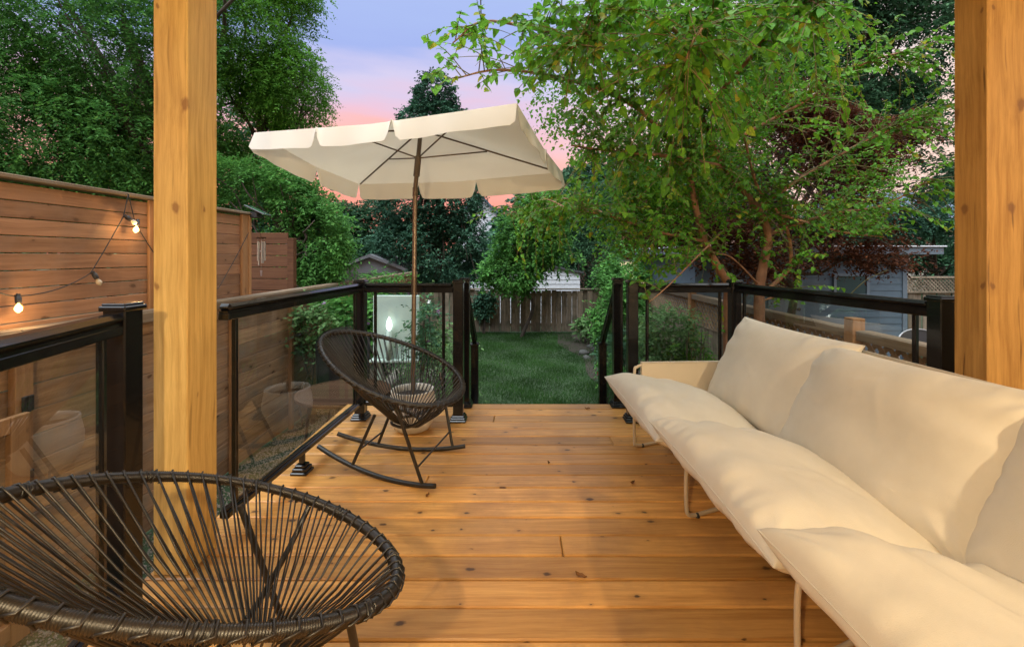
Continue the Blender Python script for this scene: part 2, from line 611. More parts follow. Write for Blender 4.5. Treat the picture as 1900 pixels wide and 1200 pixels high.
M = dict(
    deck=wood('deck_pine', (.66, .345, .10), (.41, .18, .042), 0, .36, .92, .9, .6, stain=(.30, .15, .055, .45), kscale=4.6, kprob=.5, ksize=1.15),
    post=wood('post_pine', (.72, .47, .155), (.47, .275, .075), 2, .5, .8, 1.0, .12, cracks=.35, kscale=2.6, knotcol=(.22, .10, .035), ksize=1.15, kprob=.3),
    post_r=wood('post_pine_orange', (.56, .31, .09), (.33, .16, .038), 2, .5, .85, 1.0, .25, cracks=.8, kscale=2.6, knotcol=(.18, .08, .03), ksize=1.15, kprob=.3),
    cedar=wood('cedar_boards', (.37, .20, .115), (.23, .115, .06), 1, .7, .75, .8, .55, stain=(.26, .17, .12, .5), kscale=3.2),
    cedar_low=wood('weathered_cedar_boards', (.40, .25, .15), (.23, .13, .07), 1, .75, .75, .8, .55, stain=(.20, .17, .14, .6)),
    cedar_post=wood('cedar_posts', (.42, .225, .105), (.30, .15, .065), 2, .7, .4, .8, .3),
    cap=wood('weathered_cap_rail', (.26, .195, .135), (.17, .125, .085), 1, .75, .3, .8, .2, stain=(.2, .18, .15, .5)),
    oldfence=wood('grey_old_fence', (.30, .24, .175), (.15, .12, .088), 2, .85, .3, .8, .5, stain=(.07, .075, .05, .6)),
    lattice=wood('lattice_strips', (.32, .22, .14), (.19, .13, .08), 1, .8, .1, .8, .3),
    darkfence=wood('dark_fence_boards', (.15, .075, .042), (.09, .042, .025), 0, .8, .2, .8, .3),
    black=simple('black_powder_coat', (.007, .007, .008), .2, 0, .02, 400, .3, coat=.25, spec=.4),
    glass=glassmat('rail_glass', refl=.19),
    cord=simple('dark_brown_cord', (.017, .0135, .0105), .36, 0, .1, 900, .25, spec=.6),
    tubeblk=simple('black_tube', (.018, .016, .015), .38, 0, .05, 300, .2),
    fabric=cloth('cream_canvas', (.67, .61, .505)),
    canvas=leafmat('umbrella_canvas', [(.84, .80, .71), (.84, .80, .71)], .42, .9, .1, 0),
    sling=simple('beige_sling', (.60, .51, .385), .8, 0, .15, 900, .05),
    beige=simple('beige_tube', (.56, .46, .33), .4, 0, .02, 300, .05),
    bronze=simple('bronze_pole', (.11, .075, .048), .35, .6, .03, 300, .12),
    bronze_light=simple('tan_pole', (.17, .12, .08), .35, .5, .03, 300, .12),
    pot=simple('white_ceramic', (.70, .66, .58), .4, 0, .15, 25, .08, 9, coat=.2),
    soil=simple('potting_soil', (.03, .02, .014), .95, 0, .6, 90, .4, 30),
    lawn=simple('lawn_soil', (.022, .045, .014), .95, 0, .4, 60, .35, 3),
    paving=simple('concrete_paving', (.27, .24, .205), .85, 0, .3, 60, .2, 3),
    trunk=simple('bark', (.065, .05, .038), .9, 0, .8, 40, .35, 12),
    twig=simple('young_twig', (.13, .11, .035), .7, 0, .3, 60, .25, 10),
    trunk_or=simple('mulberry_bark', (.26, .125, .06), .8, 0, .8, 45, .35, 10),
    brick=simple('red_brick', (.16, .06, .045), .9, 0, .3, 40, .3, 15),
    whitewall=simple('white_siding', (.62, .64, .68), .7, 0, .05, 60, .06),
    greywall=simple('blue_grey_siding', (.085, .128, .168), .7, 0, .08, 60, .1),
    greytrim=simple('blue_grey_trim', (.125, .165, .205), .6, 0, .05, 60, .08),
    roofdark=simple('dark_shingles', (.06, .06, .065), .9, 0, .5, 120, .3, 20),
    roofblue=simple('blue_grey_roof', (.085, .12, .17), .85, 0, .4, 90, .2, 12),
    shedgrey=simple('resin_shed', (.16, .165, .18), .7, 0, .1, 50, .1),
    shedbrown=simple('resin_shed_doors', (.075, .068, .07), .75, 0, .1, 50, .1),
    beigewall=simple('beige_render', (.36, .33, .28), .85, 0, .2, 50, .1),
    pane=simple('dark_window_pane', (.03, .05, .06), .05, 0, 0, 1, .1, coat=.5),
    metal=simple('silver_tube', (.40, .40, .42), .3, .8, 0, 1, .05),
    housewall=simple('house_stucco', (.30, .26, .21), .8, 0, .2, 60, .08),
    ceil=wood('porch_soffit', (.26, .16, .08), (.19, .11, .05), 0, .6, .4, .8, .2),
    charcoal=simple('charcoal_plastic', (.02, .02, .022), .5, 0, .05, 200, .2),
    taupe=simple('taupe_shell', (.34, .30, .25), .35, 0, .03, 30, .08, coat=.2),
    teak=wood('teak_slats', (.085, .045, .026), (.05, .026, .015), 0, .6, .0, .9, .4),
    stone=simple('grey_stone', (.055, .055, .05), .9, 0, .8, 20, .3, 8),
    red=leafmat('dark_red_leaves', [(0.075, 0.026, 0.014), (0.119, 0.04, 0.019), (0.062, 0.025, 0.014), (0.175, 0.062, 0.026)], .3),
    mulberry=leafmat('mulberry_leaves', [(0.074, 0.213, 0.018), (0.118, 0.299, 0.022), (0.093, 0.252, 0.027), (0.151, 0.346, 0.027), (0.074, 0.221, 0.031), (0.125, 0.315, 0.027), (0.101, 0.268, 0.022), (0.134, 0.315, 0.022), (0.335, 0.299, 0.027)], .42, .5, .2),
    ash=leafmat('ash_leaves', [(0.046, 0.147, 0.032), (0.068, 0.194, 0.037), (0.052, 0.163, 0.041), (0.099, 0.24, 0.037), (0.061, 0.186, 0.046)], .35),
    ashlit=leafmat('lit_ash_leaves', [(0.091, 0.24, 0.037), (0.121, 0.31, 0.041), (0.106, 0.279, 0.046), (0.167, 0.373, 0.046)], .42),  # lighter ash leaves: light on the crown put into the colour
    darkleaf=leafmat('dark_leaves', [(0.041, 0.109, 0.054), (0.057, 0.139, 0.068), (0.046, 0.124, 0.061), (0.074, 0.171, 0.074)], .28),
    conifer=leafmat('blue_green_foliage', [(0.041, 0.116, 0.074), (0.057, 0.155, 0.095), (0.05, 0.132, 0.081), (0.09, 0.209, 0.115)], .22),
    midleaf=leafmat('mid_green_leaves', [(0.068, 0.209, 0.046), (0.099, 0.265, 0.055), (0.077, 0.225, 0.05), (0.129, 0.31, 0.06)], .35),
    paleleaf=leafmat('pale_garden_leaves', [(0.116, 0.233, 0.081), (0.165, 0.296, 0.108), (0.099, 0.202, 0.074), (0.215, 0.342, 0.135)], .35),
    grass=leafmat('grass_blades', [(0.025, 0.075, 0.015), (0.035, 0.095, 0.02), (0.03, 0.085, 0.018), (0.05, 0.115, 0.025)], .3, .7, .15),
    pebble=simple('pebbles', (.22, .19, .155), .95, 0, .2, 100, .4, 60),
    purple=leafmat('mauve_petals', [(0.3, 0.14, 0.36), (0.42, 0.24, 0.46), (0.36, 0.18, 0.38)], .3),
    whitef=leafmat('white_petals', [(0.6, 0.6, 0.58), (0.7, 0.68, 0.66)], .3),
    redf=leafmat('red_petals', [(0.5, 0.03, 0.05), (0.6, 0.06, 0.08)], .3),
    dry=leafmat('dry_leaf', [(0.2, 0.09, 0.03), (0.14, 0.06, 0.02)], .15),
    bulb_on=emis('lit_bulb', (1.0, .60, .22), 3.2),
    bulb_glass=simple('clear_bulb', (.62, .52, .38), .08, 0, 0, 1, .05, coat=.6),
    egg=emis('reflected_glow', (.93, 1.0, .95), 2.2),  # glow of the reflection stand-in, not a real lamp
    reflpanel=simple('pale_reflection', (.40, .50, .45), .6, 0, .05, 40, .05),
    glowpane=emis('pale_wall_glow', (1.0, .80, .50), .85),  # glow standing in for a bright pale wall
    door=simple('house_door', (.30, .32, .30), .5, 0, 0, 1, .05),
    lantern_glass=emis('lantern_glow', (1.0, .62, .28), 6.0),
)

for k_ in ('teak', 'oldfence', 'lattice', 'cedar_low', 'cap', 'darkfence'):
    b_ = M[k_].node_tree.nodes['Principled BSDF']
    b_.inputs['Specular IOR Level'].default_value = .08
    b_.inputs['Roughness'].default_value = .92

# ------------------------------------------------------------------ ground
g = MB()
g.add([(-120, -40, GROUND), (120, -40, GROUND), (120, 200, GROUND), (-120, 200, GROUND)], [(0, 1, 2, 3)])
kind(obj('ground', g, M['lawn']), 'structure')
g = MB()
for i, y in enumerate(np.arange(.2, 8.2, .62)):
    x0 = -2.18 + .02 * math.sin(i * 3.1)
    g.box((x0, y, GROUND - .03), (x0 + .86, y + .6, GROUND + .022), .006)
kind(obj('garden_path', g, M['paving']), 'structure')
n = 14000
P = np.stack([rng.uniform(-2.66, -2.17, n), rng.uniform(.4, 8, n), np.full(n, GROUND + .006)], 1)
oct_ = np.array([(1, 0, 0), (-1, 0, 0), (0, 1, 0), (0, -1, 0), (0, 0, 1), (0, 0, -1)], float)
S = rng.uniform(.004, .010, (n, 1, 1)) * rng.uniform(.6, 1.2, (n, 1, 3))
V = (P[:, None] + oct_[None] * S).reshape(-1, 3)
tri = np.array([(0, 2, 4), (2, 1, 4), (1, 3, 4), (3, 0, 4), (2, 0, 5), (1, 2, 5), (3, 1, 5), (0, 3, 5)])
fl = (np.arange(n)[:, None, None] * 6 + tri[None]).reshape(-1, 3)
o = kind(rawmesh('gravel', V, fl, 3, M['pebble']), 'stuff')

# lawn grass
n = 110000
P = np.stack([rng.uniform(-1.2, 2.5, n), 4.3 + 7.6 * rng.random(n) ** 1.25, np.full(n, GROUND)], 1)
keep = (P[:, 0] > -1.2 + .1 * np.sin(P[:, 1] * 2)) & (P[:, 0] < 2.15 - .11 * (P[:, 1] - 4) + .1 * np.sin(P[:, 1] * 2.7))
P = P[keep]
n = len(P)
a = rng.uniform(0, 2 * np.pi, n)
h = rng.uniform(.02, .05, n) * (1 + .35 * np.sin(P[:, 0] * 5 + 2 * np.sin(P[:, 1] * 3)))
d = np.stack([np.cos(a), np.sin(a), 0 * a], 1)
lean = rng.normal(0, .018, (n, 3))
lean[:, 2] = 0
V = np.stack([P - d * .004, P + d * .004, P + lean + np.stack([0 * h, 0 * h, h], 1)], 1).reshape(-1, 3)
kind(rawmesh('grass', V, np.arange(n * 3).reshape(-1, 3), 3, M['grass']), 'stuff')
# planting beds beside the lawn
for nm, x0, x1, y0, y1 in (('flower_bed', -1.15, -1.95, 4.5, 11.6), ('shrub_bed', 1.55, 2.55, 2.5, 11.6)):
    g = MB()
    ys = np.linspace(y0, y1, 40)
    xi = x0 + .1 * np.sin(ys * 2.3) - (.10 * (ys - 4.5) if x0 > 0 else 0)
    V = [(x, y, GROUND + .012) for x, y in zip(xi, ys)] + [(x1, y, GROUND + .03) for y in ys]
    g.add(V, [(i, i + 1, 41 + i, 40 + i) for i in range(39)])
    kind(obj(nm, g, M['soil']), 'structure')

# ------------------------------------------------------------------ house behind the camera
hs = thing('house', 'stucco house wall with a door behind the porch', 'house', (.3, -.8, 0))
g = MB()
g.box((-3.2, -.95, -.75), (-.2, -.75, 2.6))
g.box((.75, -.95, -.75), (4.2, -.75, 2.6))
g.box((-.2, -.95, 2.1), (.75, -.75, 2.6))
obj('wall', g, M['housewall'], hs)
g = MB()
g.box((-.2, -.92, 0), (.75, -.86, 2.1))
dr = obj('door', g, M['door'], hs)
g = MB()
g.tube([(.66, -.86, 1.0), (.66, -.80, 1.0)], .025, 12)
obj('handle', g, M['metal'], dr)
rf = thing('added_porch_roof', 'unseen wooden porch roof added to block sky light, on two square pine posts', 'porch roof', (.3, .5, 2.5))  # unseen roof, put in to keep sky light off the near deck
g = MB()
for y in np.arange(-.75, 2.0, .14):
    g.box((-1.9, y, 2.50), (2.5, min(y + .136, 2.05), 2.53), .003)
obj('soffit', g, M['ceil'], rf)
g = MB()
g.box((-1.9, 1.77, 2.40), (2.5, 1.96, 2.497), .004)
obj('beam', g, M['post'], rf)
g = MB()
g.box((-2.0, -.8, 2.533), (2.6, 2.15, 2.60))
obj('roof_deck', g, M['roofdark'], rf)
for i, (lp, wt) in enumerate(zip(LAMP_POS, LAMP_WATT)):
    ln = thing('wall_lantern', 'lit wall lantern ' + ('beside the house door hinge' if i == 0 else 'above the sofa end of the house wall'), 'wall lamp', lp, 'wall lanterns on the house')
    x, y, z = lp
    g = MB()
    g.box((x - .05, -.75, z - .09), (x + .05, -.73, z + .09), .004)
    g.tube([(x, -.73, z + .12), (x, y, z + .14)], .008, 8)
    g.lathe((x, y, z), [(.0, .15), (.075, .10), (.078, .09), (.0, .088)], 16)
    obj('bracket', g, M['charcoal'], ln)
    g = MB()
    g.lathe((x, y, z), [(.0, -.03), (.018, -.025), (.024, 0), (.014, .03), (.0, .04)], 12)
    obj('bulb', g, M['lantern_glass'], ln)
    ld = bpy.data.lights.new('lantern_light', 'POINT')
    ld.energy = wt
    ld.color = LAMP_COL
    ld.shadow_soft_size = .035
    lo = bpy.data.objects.new('lantern_light', ld)
    COL.objects.link(lo)
    lo.parent = ln
    lo.location = (0, 0, -.1)

# ------------------------------------------------------------------ deck
DECK_EDGE = 3.85
dk = thing('wooden_deck', 'knotty orange pine deck boards laid across the porch', 'deck', (.25, 1.5, 0))
g = MB()
y = DECK_EDGE
while y > -.75:
    x0, x1 = -1.46 + rng.uniform(-.002, .002), 2.12
    zt = rng.uniform(-.0014, .0008)
    nb = int(round((DECK_EDGE - y) / .1395))
    cut = {5: .62, 9: -.52, 13: .18, 18: 1.1, 2: -.2}.get(nb)
    for xa, xb in (((x0, cut - .0015), (cut + .0015, x1)) if cut else ((x0, x1),)):
        g.box((xa, y - .1395 + .0075, -.036), (xb, y, zt), .005)
    y -= .1395
obj('decking', g, M['deck'], dk)
g = MB()
g.box((-1.44, DECK_EDGE - .075, -.24), (2.10, DECK_EDGE - .035, -.038))
g.box((-1.44, -.7, -.24), (-1.40, DECK_EDGE - .077, -.038))
g.box((2.06, -.7, -.24), (2.10, DECK_EDGE - .077, -.038))
for x in (-.9, -.3, .3, .9, 1.5):
    g.box((x, -.7, -.24), (x + .04, DECK_EDGE - .077, -.038))
obj('joist_frame', g, M['cedar_post'], dk)
for x in (-1.30, .25, 1.95):
    for y in (.8, 3.6):
        g = MB()
        g.box((x - .07, y - .07, GROUND), (x + .07, y + .07, -.242), .004)
        obj('support_post', g, M['cedar_post'], dk)
st = thing('deck_stairs', 'pine steps going down from deck to lawn', 'stairs', (.18, 4.3, GROUND))
for k in range(3):
    g = MB()
    z = -.19 * (k + 1)
    yy = DECK_EDGE + .25 * k
    g.box((-.46, yy - .03, z - .036), (.80, yy + .112, z), .004)
    g.box((-.46, yy + .116, z - .036), (.80, yy + .256, z), .004)
    obj('tread', g, M['deck'], st)
for x in (-.45, .17, .75):
    g = MB()
    poly = [(3.80, -.04), (3.80, -.75), (4.62, -.75), (4.62, -.61)]
    for k in (2, 1, 0):
        yy = DECK_EDGE + .25 * k
        poly += [(yy + .25 + (-.03 if k < 2 else .0), -.19 * (k + 1) - .04), (yy - .031, -.19 * (k + 1) - .04)]
    g.prism(poly[:3] + [(4.60, -.612)] + [(4.07, -.232), (3.82, -.232)], x, x + .038, 0)
    obj('stringer', g, M['cedar_post'], st)

# fallen leaves and twigs on the boards
for i, (px, py, lab) in enumerate([(1090, 759, 'dry brown leaf curled on the last deck board by the lawn'),
                                   (793, 921, 'small tan leaf on the deck in front of the far rocking chair'),
                                   (1078, 1071, 'flat dark dry leaf lying mid deck between near chair and sofa'),
                                   (1174, 897, 'brown leaf on the deck beside the sofa middle leg'),
                                   (1018, 860, 'tiny dry leaf on the deck between the umbrella pot and the sofa')]):
    Y = EYE * F / (py - PY)
    c = np.array([(px - PX) / F * Y, Y, .004])
    n1, n2 = 7, 5
    u, v = np.meshgrid(np.linspace(-1, 1, n1), np.linspace(-1, 1, n2), indexing='ij')
    wv = np.sqrt(np.maximum(1 - u ** 2, 0)) * (.7 + .3 * u)
    s = (.022, .017, .024, .02, .013)[i]
    X, Yy, Z = u * s, v * wv * s * .6, .006 * (1 - (1 - v ** 2)) + .007 * u ** 2 + .003 * np.sin(5 * u + i)
    a = i * 1.3
    V = np.stack([c[0] + X * math.cos(a) - Yy * math.sin(a), c[1] + X * math.sin(a) + Yy * math.cos(a), c[2] + Z], -1).reshape(-1, 3)
    g = MB()
    g.add(V, [(p * n2 + q, (p + 1) * n2 + q, (p + 1) * n2 + q + 1, p * n2 + q + 1) for p in range(n1 - 1) for q in range(n2 - 1)], True)
    tag(obj('fallen_leaf', g, M['dry']), lab, 'leaf', 'dry leaves fallen on the deck')

# ------------------------------------------------------------------ square porch posts
for nm, x0, x1, y0, y1, mt, lab in (('porch_post', -1.437, -1.302, 1.78, 1.955, 'post', 'thick golden pine post standing by the black near railing and chairs'),
                                    ('porch_post', 1.84, 2.02, 1.79, 1.93, 'post_r', 'thick orange pine post with split grain behind the cream sofa')):
    t = thing(nm, lab, 'post', ((x0 + x1) / 2, (y0 + y1) / 2, 0), 'square porch posts')
    g = MB()
    g.box((x0, y0, 0), (x1, y1, 2.40), .004)
    obj('shaft', g, M[mt], t)

# ------------------------------------------------------------------ glass railings
PW = .038


def rail_post(root, x, y, top=1.062, z0=0.0, base=True, rot=0.0):
    R = np.array([[math.cos(rot), math.sin(rot), 0], [-math.sin(rot), math.cos(rot), 0], [0, 0, 1.]])
    g = MB()
    g.obox((x, y, (z0 + top - .012) / 2), R, (PW, PW, (top - .012 - z0) / 2), .004)
    p = obj('post', g, M['black'], root)
    g = MB()
    g.obox((x, y, top - .010), R, (PW + .008, PW + .008, .009), .004)
    g.obox((x, y, top + .003), R, (PW + .002, PW + .002, .004), .003)
    obj('cap', g, M['black'], p)
    if base:
        g = MB()
        for (wd, za, zb) in ((.062, .0, .018), (.057, .0182, .034), (.049, .0342, .048)):
            g.obox((x, y, z0 + (za + zb) / 2 + .001), R, (wd, wd, (zb - za) / 2), .006)
        obj('base_cover', g, M['black'], p)
    return p


def rail_run(root, a, b, zt=1.043, bottom=True, block=None, dz=(0, 0), gb=.0):
    """top rail, bottom rail, glass and its two edge stiles between two points on the deck"""
    a, b = np.array([*a, 0.]), np.array([*b, 0.])
    d = (b - a) / np.linalg.norm(b - a)
    L = np.linalg.norm(b - a)
    za, zb = np.array([0, 0, dz[0]]), np.array([0, 0, dz[1]])
    U = lambda z, s0=0, s1=0: (a + za + d * s0 + (0, 0, z), b + zb - d * s1 + (0, 0, z))
    g = MB()
    p, q = U(zt - .016)
    g.bar(p, q, .062, .032, .013)
    p, q = U(zt - .036)
    g.bar(p, q, .040, .0085)
    p, q = U(zt - .0555)
    g.bar(p, q, .050, .031, .003)
    obj('top_rail', g, M['black'], root)
    zb0 = .105
    g = MB()
    p, q = U(zb0 + .02)
    g.bar(p, q, .046, .036, .008)
    p, q = U(zb0 + .043)
    g.bar(p, q, .026, .010, .003)
    obj('bottom_rail', g, M['black'], root)
    sd = np.array([-d[1], d[0], 0])
    for s in (.075, L - .075):
        g = MB()
        c = a + d * s + za + (zb - za) * s / L
        g.obox(c + (0, 0, (zt - .072 + zb0 + .048) / 2), np.array([d, sd, (0, 0, 1)]), (.010, .011, (zt - .072 - zb0 - .048) / 2), .003)
        obj('stile', g, M['black'], root)
    g = MB()
    p0, q0 = a + d * .087 + za, b - d * .087 + zb
    lo, hi = zb0 + .050, zt - .074
    th = sd * .004
    V = [p0 + th + (0, 0, lo), q0 + th + (0, 0, lo), q0 + th + (0, 0, hi), p0 + th + (0, 0, hi),
         p0 - th + (0, 0, lo), q0 - th + (0, 0, lo), q0 - th + (0, 0, hi), p0 - th + (0, 0, hi)]
    g.add(V, [(0, 1, 2, 3), (5, 4, 7, 6), (4, 5, 1, 0), (3, 2, 6, 7), (1, 5, 6, 2), (4, 0, 3, 7)])
    obj('glass_panel', g, M['glass'], root)
    if block is not None:
        c = a + d * block
        g = MB()
        for (wd, z0_, z1_) in ((.048, 0, .016), (.040, .0162, .036), (.030, .0362, .052), (.014, .0522, zb0)):
            g.obox(c + (0, 0, (z0_ + z1_) / 2 + .001), np.array([d, sd, (0, 0, 1)]), (wd, wd, (z1_ - z0_) / 2), .004)
        obj('support_block', g, M['black'], root)


GR = 'black glass railings round the deck'
rr = thing('glass_railing', 'short black glass railing left of the golden pine post, nearest the camera', 'railing', (-1.2, 1.05, 0), GR)
rail_post(rr, -1.348, 1.545, 1.085)
rail_run(rr, (-1.337, 1.50), (-1.05, .55), 1.060)
rail_post(rr, -1.03, .50, 1.085)
rr = thing('glass_railing', 'black glass railing turning the corner behind the far rocking chair and umbrella', 'railing', (-1.22, 3.45, 0), GR)
rail_post(rr, -1.225, 3.50)
rail_post(rr, -.468, 3.46)
rail_run(rr, (-1.285, 1.97), (-1.228, 3.46), block=.66)
rail_run(rr, (-1.185, 3.495), (-.508, 3.462))
rr = thing('glass_railing', 'black glass railing turning the corner behind the cream sofa', 'railing', (1.64, 3.45, 0), GR)
rail_post(rr, .85, 3.45)
rail_post(rr, 1.645, 3.49)
rail_post(rr, 1.905, 2.055, 1.065)
rail_run(rr, (.89, 3.452), (1.605, 3.488))
rail_run(rr, (1.652, 3.45), (1.898, 2.095), block=.7)
for x, lab in ((-.458, 'sloping black glass handrail of the steps on the umbrella side'), (.812, 'sloping black glass handrail of the steps on the sofa side')):
    rr = thing('stair_railing', lab, 'railing', (x, 4.2, GROUND), 'sloping stair railings')
    rail_post(rr, x, 3.79)
    rail_post(rr, x + (.02 if x > 0 else 0), 4.60, .37, -.56, False)
    ex = x + (.02 if x > 0 else 0)
    g = MB()
    g.bar((x, 3.825, .985), (ex, 4.60, .40), .056, .032, .012)
    g.bar((x, 3.83, .955), (ex, 4.565, .385), .044, .022, .003)
    obj('handrail', g, M['black'], rr)
    g = MB()
    g.bar((x, 3.83, .08), (ex, 4.562, -.46), .040, .034, .006)
    obj('bottom_rail', g, M['black'], rr)
    g = MB()
    p0, p1, th = np.array([x, 3.85, 0]), np.array([ex, 4.55, 0]), np.array([.004, 0, 0])
    V = []
    for s in (1, -1):
        V += [p0 + s * th + (0, 0, .105), p1 + s * th + (0, 0, -.42), p1 + s * th + (0, 0, .375), p0 + s * th + (0, 0, .92)]
    g.add(V, [(0, 1, 2, 3), (5, 4, 7, 6), (4, 5, 1, 0), (3, 2, 6, 7), (1, 5, 6, 2), (4, 0, 3, 7)])
    obj('glass_panel', g, M['glass'], rr)


# ------------------------------------------------------------------ rocking chairs of stretched cord
def chair_model():
    root = thing('rocking_chair', 'x', 'rocking chair', (0, 0, 0), 'round cord rocking chairs')
    a, b, e, tilt, zc = .443, .425, .15, .40, .60
    fx, fz = math.cos(tilt), -math.sin(tilt)

    def rim(t, r=1.0):
        t = np.asarray(t, float)
        return np.stack([r * a * np.cos(t) * fx, r * b * np.sin(t) * (1 + e * np.cos(t)), zc + r * a * np.cos(t) * fz], -1)
    nrm = np.array([-fz, 0, fx])
    # rim: a steel hoop closely wound with cord, the windings modelled
    nw = 560
    m = nw * 3
    t = np.arange(m) / m * 2 * np.pi
    g = MB()
    g.tube(rim(t), .0138 + .0016 * np.cos(np.arange(m) / 3 * 2 * np.pi), 10, True)
    rimo = obj('rim', g, M['cord'], root)
    for k in range(9):
        g = MB()
        t0 = k / 9 * 2 * np.pi + .25
        tt = t0 + np.linspace(-.035, .035, 14)
        an = np.linspace(0, 5.5 * np.pi, 14)
        C = rim(tt)
        rad = rim(tt, 1.03) - C
        rad /= np.linalg.norm(rad, axis=1)[:, None]
        g.tube(C + .0168 * (np.cos(an)[:, None] * rad + np.sin(an)[:, None] * nrm), .0028, 6)
        obj('binding', g, M['tubeblk'], rimo)
    # inner hoop at the bottom of the bowl
    rc = np.array([.07, 0, .285])
    ring = lambda s: rc + np.stack([.105 * np.cos(s), .078 * np.sin(s), -.035 * np.cos(s)], -1)
    g = MB()
    tt = np.arange(48) / 48 * 2 * np.pi
    g.tube(ring(tt), .009, 8, True)
    obj('seat_hoop', g, M['tubeblk'], root)
    # cords: from the hoop up round the outside of the rim and back
    nc = 66
    g = MB()
    for k in range(nc):
        t0 = (k + .5) / nc * 2 * np.pi
        t1 = t0 + .48 / nc * 2 * np.pi
        C0, C1 = rim(t0), rim(t1)
        r0 = rim(t0, 1.05) - C0
        r0 /= np.linalg.norm(r0)
        R0, R1 = ring(t0), ring(t1)
        top = [C1 - r0 * .012 + nrm * .012, C1 + nrm * .0182, C1 + r0 * .0182 + nrm * .004]
        bot = [C0 + r0 * .0182 - nrm * .004, C0 - nrm * .0182, C0 - r0 * .012 - nrm * .012]
        sag0 = (R0 + C0) / 2 + np.array([0, 0, -.012]) + r0 * .008
        sag1 = (R1 + C1) / 2 + np.array([0, 0, -.004])
        path = [R1 + (0, 0, .010), sag1, *top, *bot, sag0, R0 + (0, 0, -.010), R0 - r0 * .012, R1 + (0, 0, .010)]
        g.tube(path, .0027, 6, False, False)
    obj('cord_seat', g, M['cord'], root)
    # hoop carrying the bowl
    hoopc = [(.27, .20, .352), (.14, .12, .275), (.03, .06, .262), (.0, 0, .262)]
    P = [rim(.52) + (-.01, -.01, -.012)] + [np.array(p) for p in hoopc]
    P = P + [np.array((p[0], -p[1], p[2])) for p in P[-2::-1]]
    P = smooth_path(np.array(P), 6)
    g = MB()
    g.tube(P, .0085, 8)
    obj('support_hoop', g, M['tubeblk'], root)
    rise = lambda x: .011 + .34 * np.maximum(0, np.abs(x - .12) - .0) ** 2.0
    yline = lambda x: .185 + .20 * x
    for s in (-1, 1):
        x = np.linspace(-.43, .37, 30)
        g = MB()
        g.tube(np.stack([x, s * yline(x), rise(x)], 1), .0135, 10)
        obj('rocker', g, M['tubeblk'], root)
        for nm, top, xb in (('leg', (.175, .325, .478), .29), ('leg', (-.05, .125, .335), -.175)):
            g = MB()
            top = np.array(top) * (1, s, 1)
            bt = np.array([xb, s * yline(xb), rise(xb) + .008])
            g.tube([top, bt], .0098, 8)
            obj(nm, g, M['tubeblk'], root)
    for xb, k, nm in ((.29, .20, 'brace'), (-.175, .30, 'brace')):
        g = MB()
        top = np.array((.175, .325, .478) if xb > 0 else (-.05, .125, .335))
        bt = np.array([xb, yline(xb), rise(xb) + .008])
        p = bt + (top - bt) * k
        g.tube([p, p * (1, -1, 1)], .0055, 8)
        obj(nm, g, M['tubeblk'], root)
    return root


def smooth_path(P, n=6):
    """Catmull-Rom through the points"""
    P = np.asarray(P, float)
    Q = np.concatenate([[2 * P[0] - P[1]], P, [2 * P[-1] - P[-2]]])
    o = []
    for i in range(len(P) - 1):
        p0, p1, p2, p3 = Q[i:i + 4]
        for t in np.arange(n) / n:
            o.append(.5 * (2 * p1 + (p2 - p0) * t + (2 * p0 - 5 * p1 + 4 * p2 - p3) * t * t + (3 * p1 - p0 - 3 * p2 + p3) * t ** 3))
    o.append(P[-1])
    return np.array(o)


ch1 = chair_model()
ch1.location = (-.765, 2.735, 0)
ch1.rotation_euler = (0, 0, -.19)
ch1['label'] = 'dark cord rocking chair in front of the umbrella pot, facing the sofa'
ch2 = copy_tree(ch1)
ch2.location = (-.735, 1.067, 0.0)
ch2.rotation_euler = (0, 0, .864)
ch2['label'] = 'dark cord rocking chair nearest the camera below the golden pine post'

# ------------------------------------------------------------------ sofa
SOFA_A = math.atan2(.045, .80)


def sofa_pt(s, dpt, z):
    """s: distance from the far end towards the house, dpt: from the front to the back"""
    ca, sa = math.cos(SOFA_A), math.sin(SOFA_A)
    return np.array([.745 + s * sa + dpt * ca, 2.965 - s * ca + dpt * sa, z])


sf = thing('sofa', 'long beige tube framed outdoor sofa with canvas end arm', 'sofa', (1.05, 1.75, 0))
for s in (0, .805, 1.60, 2.50):
    end = s in (0, 2.50)
    ht = .545 if end else .305
    P = [(s - .22, .62, .0095), (s - .015, .05, .0095), (s, .012, .022), (s, 0, .06), (s, 0, ht - .07), (s, .018, ht - .018), (s, .07, ht), (s, .72 if end else .55, ht)]
    g = MB()
    Q = [sofa_pt(*p) for p in P]
    Q = np.array(Q)
    Q = np.concatenate([Q[:1], smooth_path(Q[1:7], 5), Q[7:]])
    g.tube(Q, .0095, 10)
    obj('leg', g, M['beige'], sf)
    for dd in (.06, .55):
        g = MB()
        c = sofa_pt(s - (.015 if dd < .1 else .195), dd, .0)
        g.lathe(c, [(0, .001), (.012, .001), (.012, .006), (.006, .02), (.0, .021)], 10)
        obj('glide', g, M['charcoal'], sf)
g = MB()
for dd, z in ((.06, .285), (.60, .155)):
    g.tube([sofa_pt(-.0, dd, z), sofa_pt(2.5, dd, z)], .0095, 8)
g.tube([sofa_pt(0, .60, .155), sofa_pt(0, .86, .79), sofa_pt(2.5, .86, .79), sofa_pt(2.5, .60, .155)], .0095, 8)
obj('frame', g, M['beige'], sf)


def slab(P4, th):
    """thin cloth panel of four corners with a thickness"""
    P4 = np.array(P4)
    nn = np.cross(P4[1] - P4[0], P4[3] - P4[0])
    nn /= np.linalg.norm(nn)
    V = np.concatenate([P4 + nn * th / 2, P4 - nn * th / 2])
    return V, [(0, 1, 2, 3), (7, 6, 5, 4), (4, 5, 1, 0), (5, 6, 2, 1), (6, 7, 3, 2), (7, 4, 0, 3)]


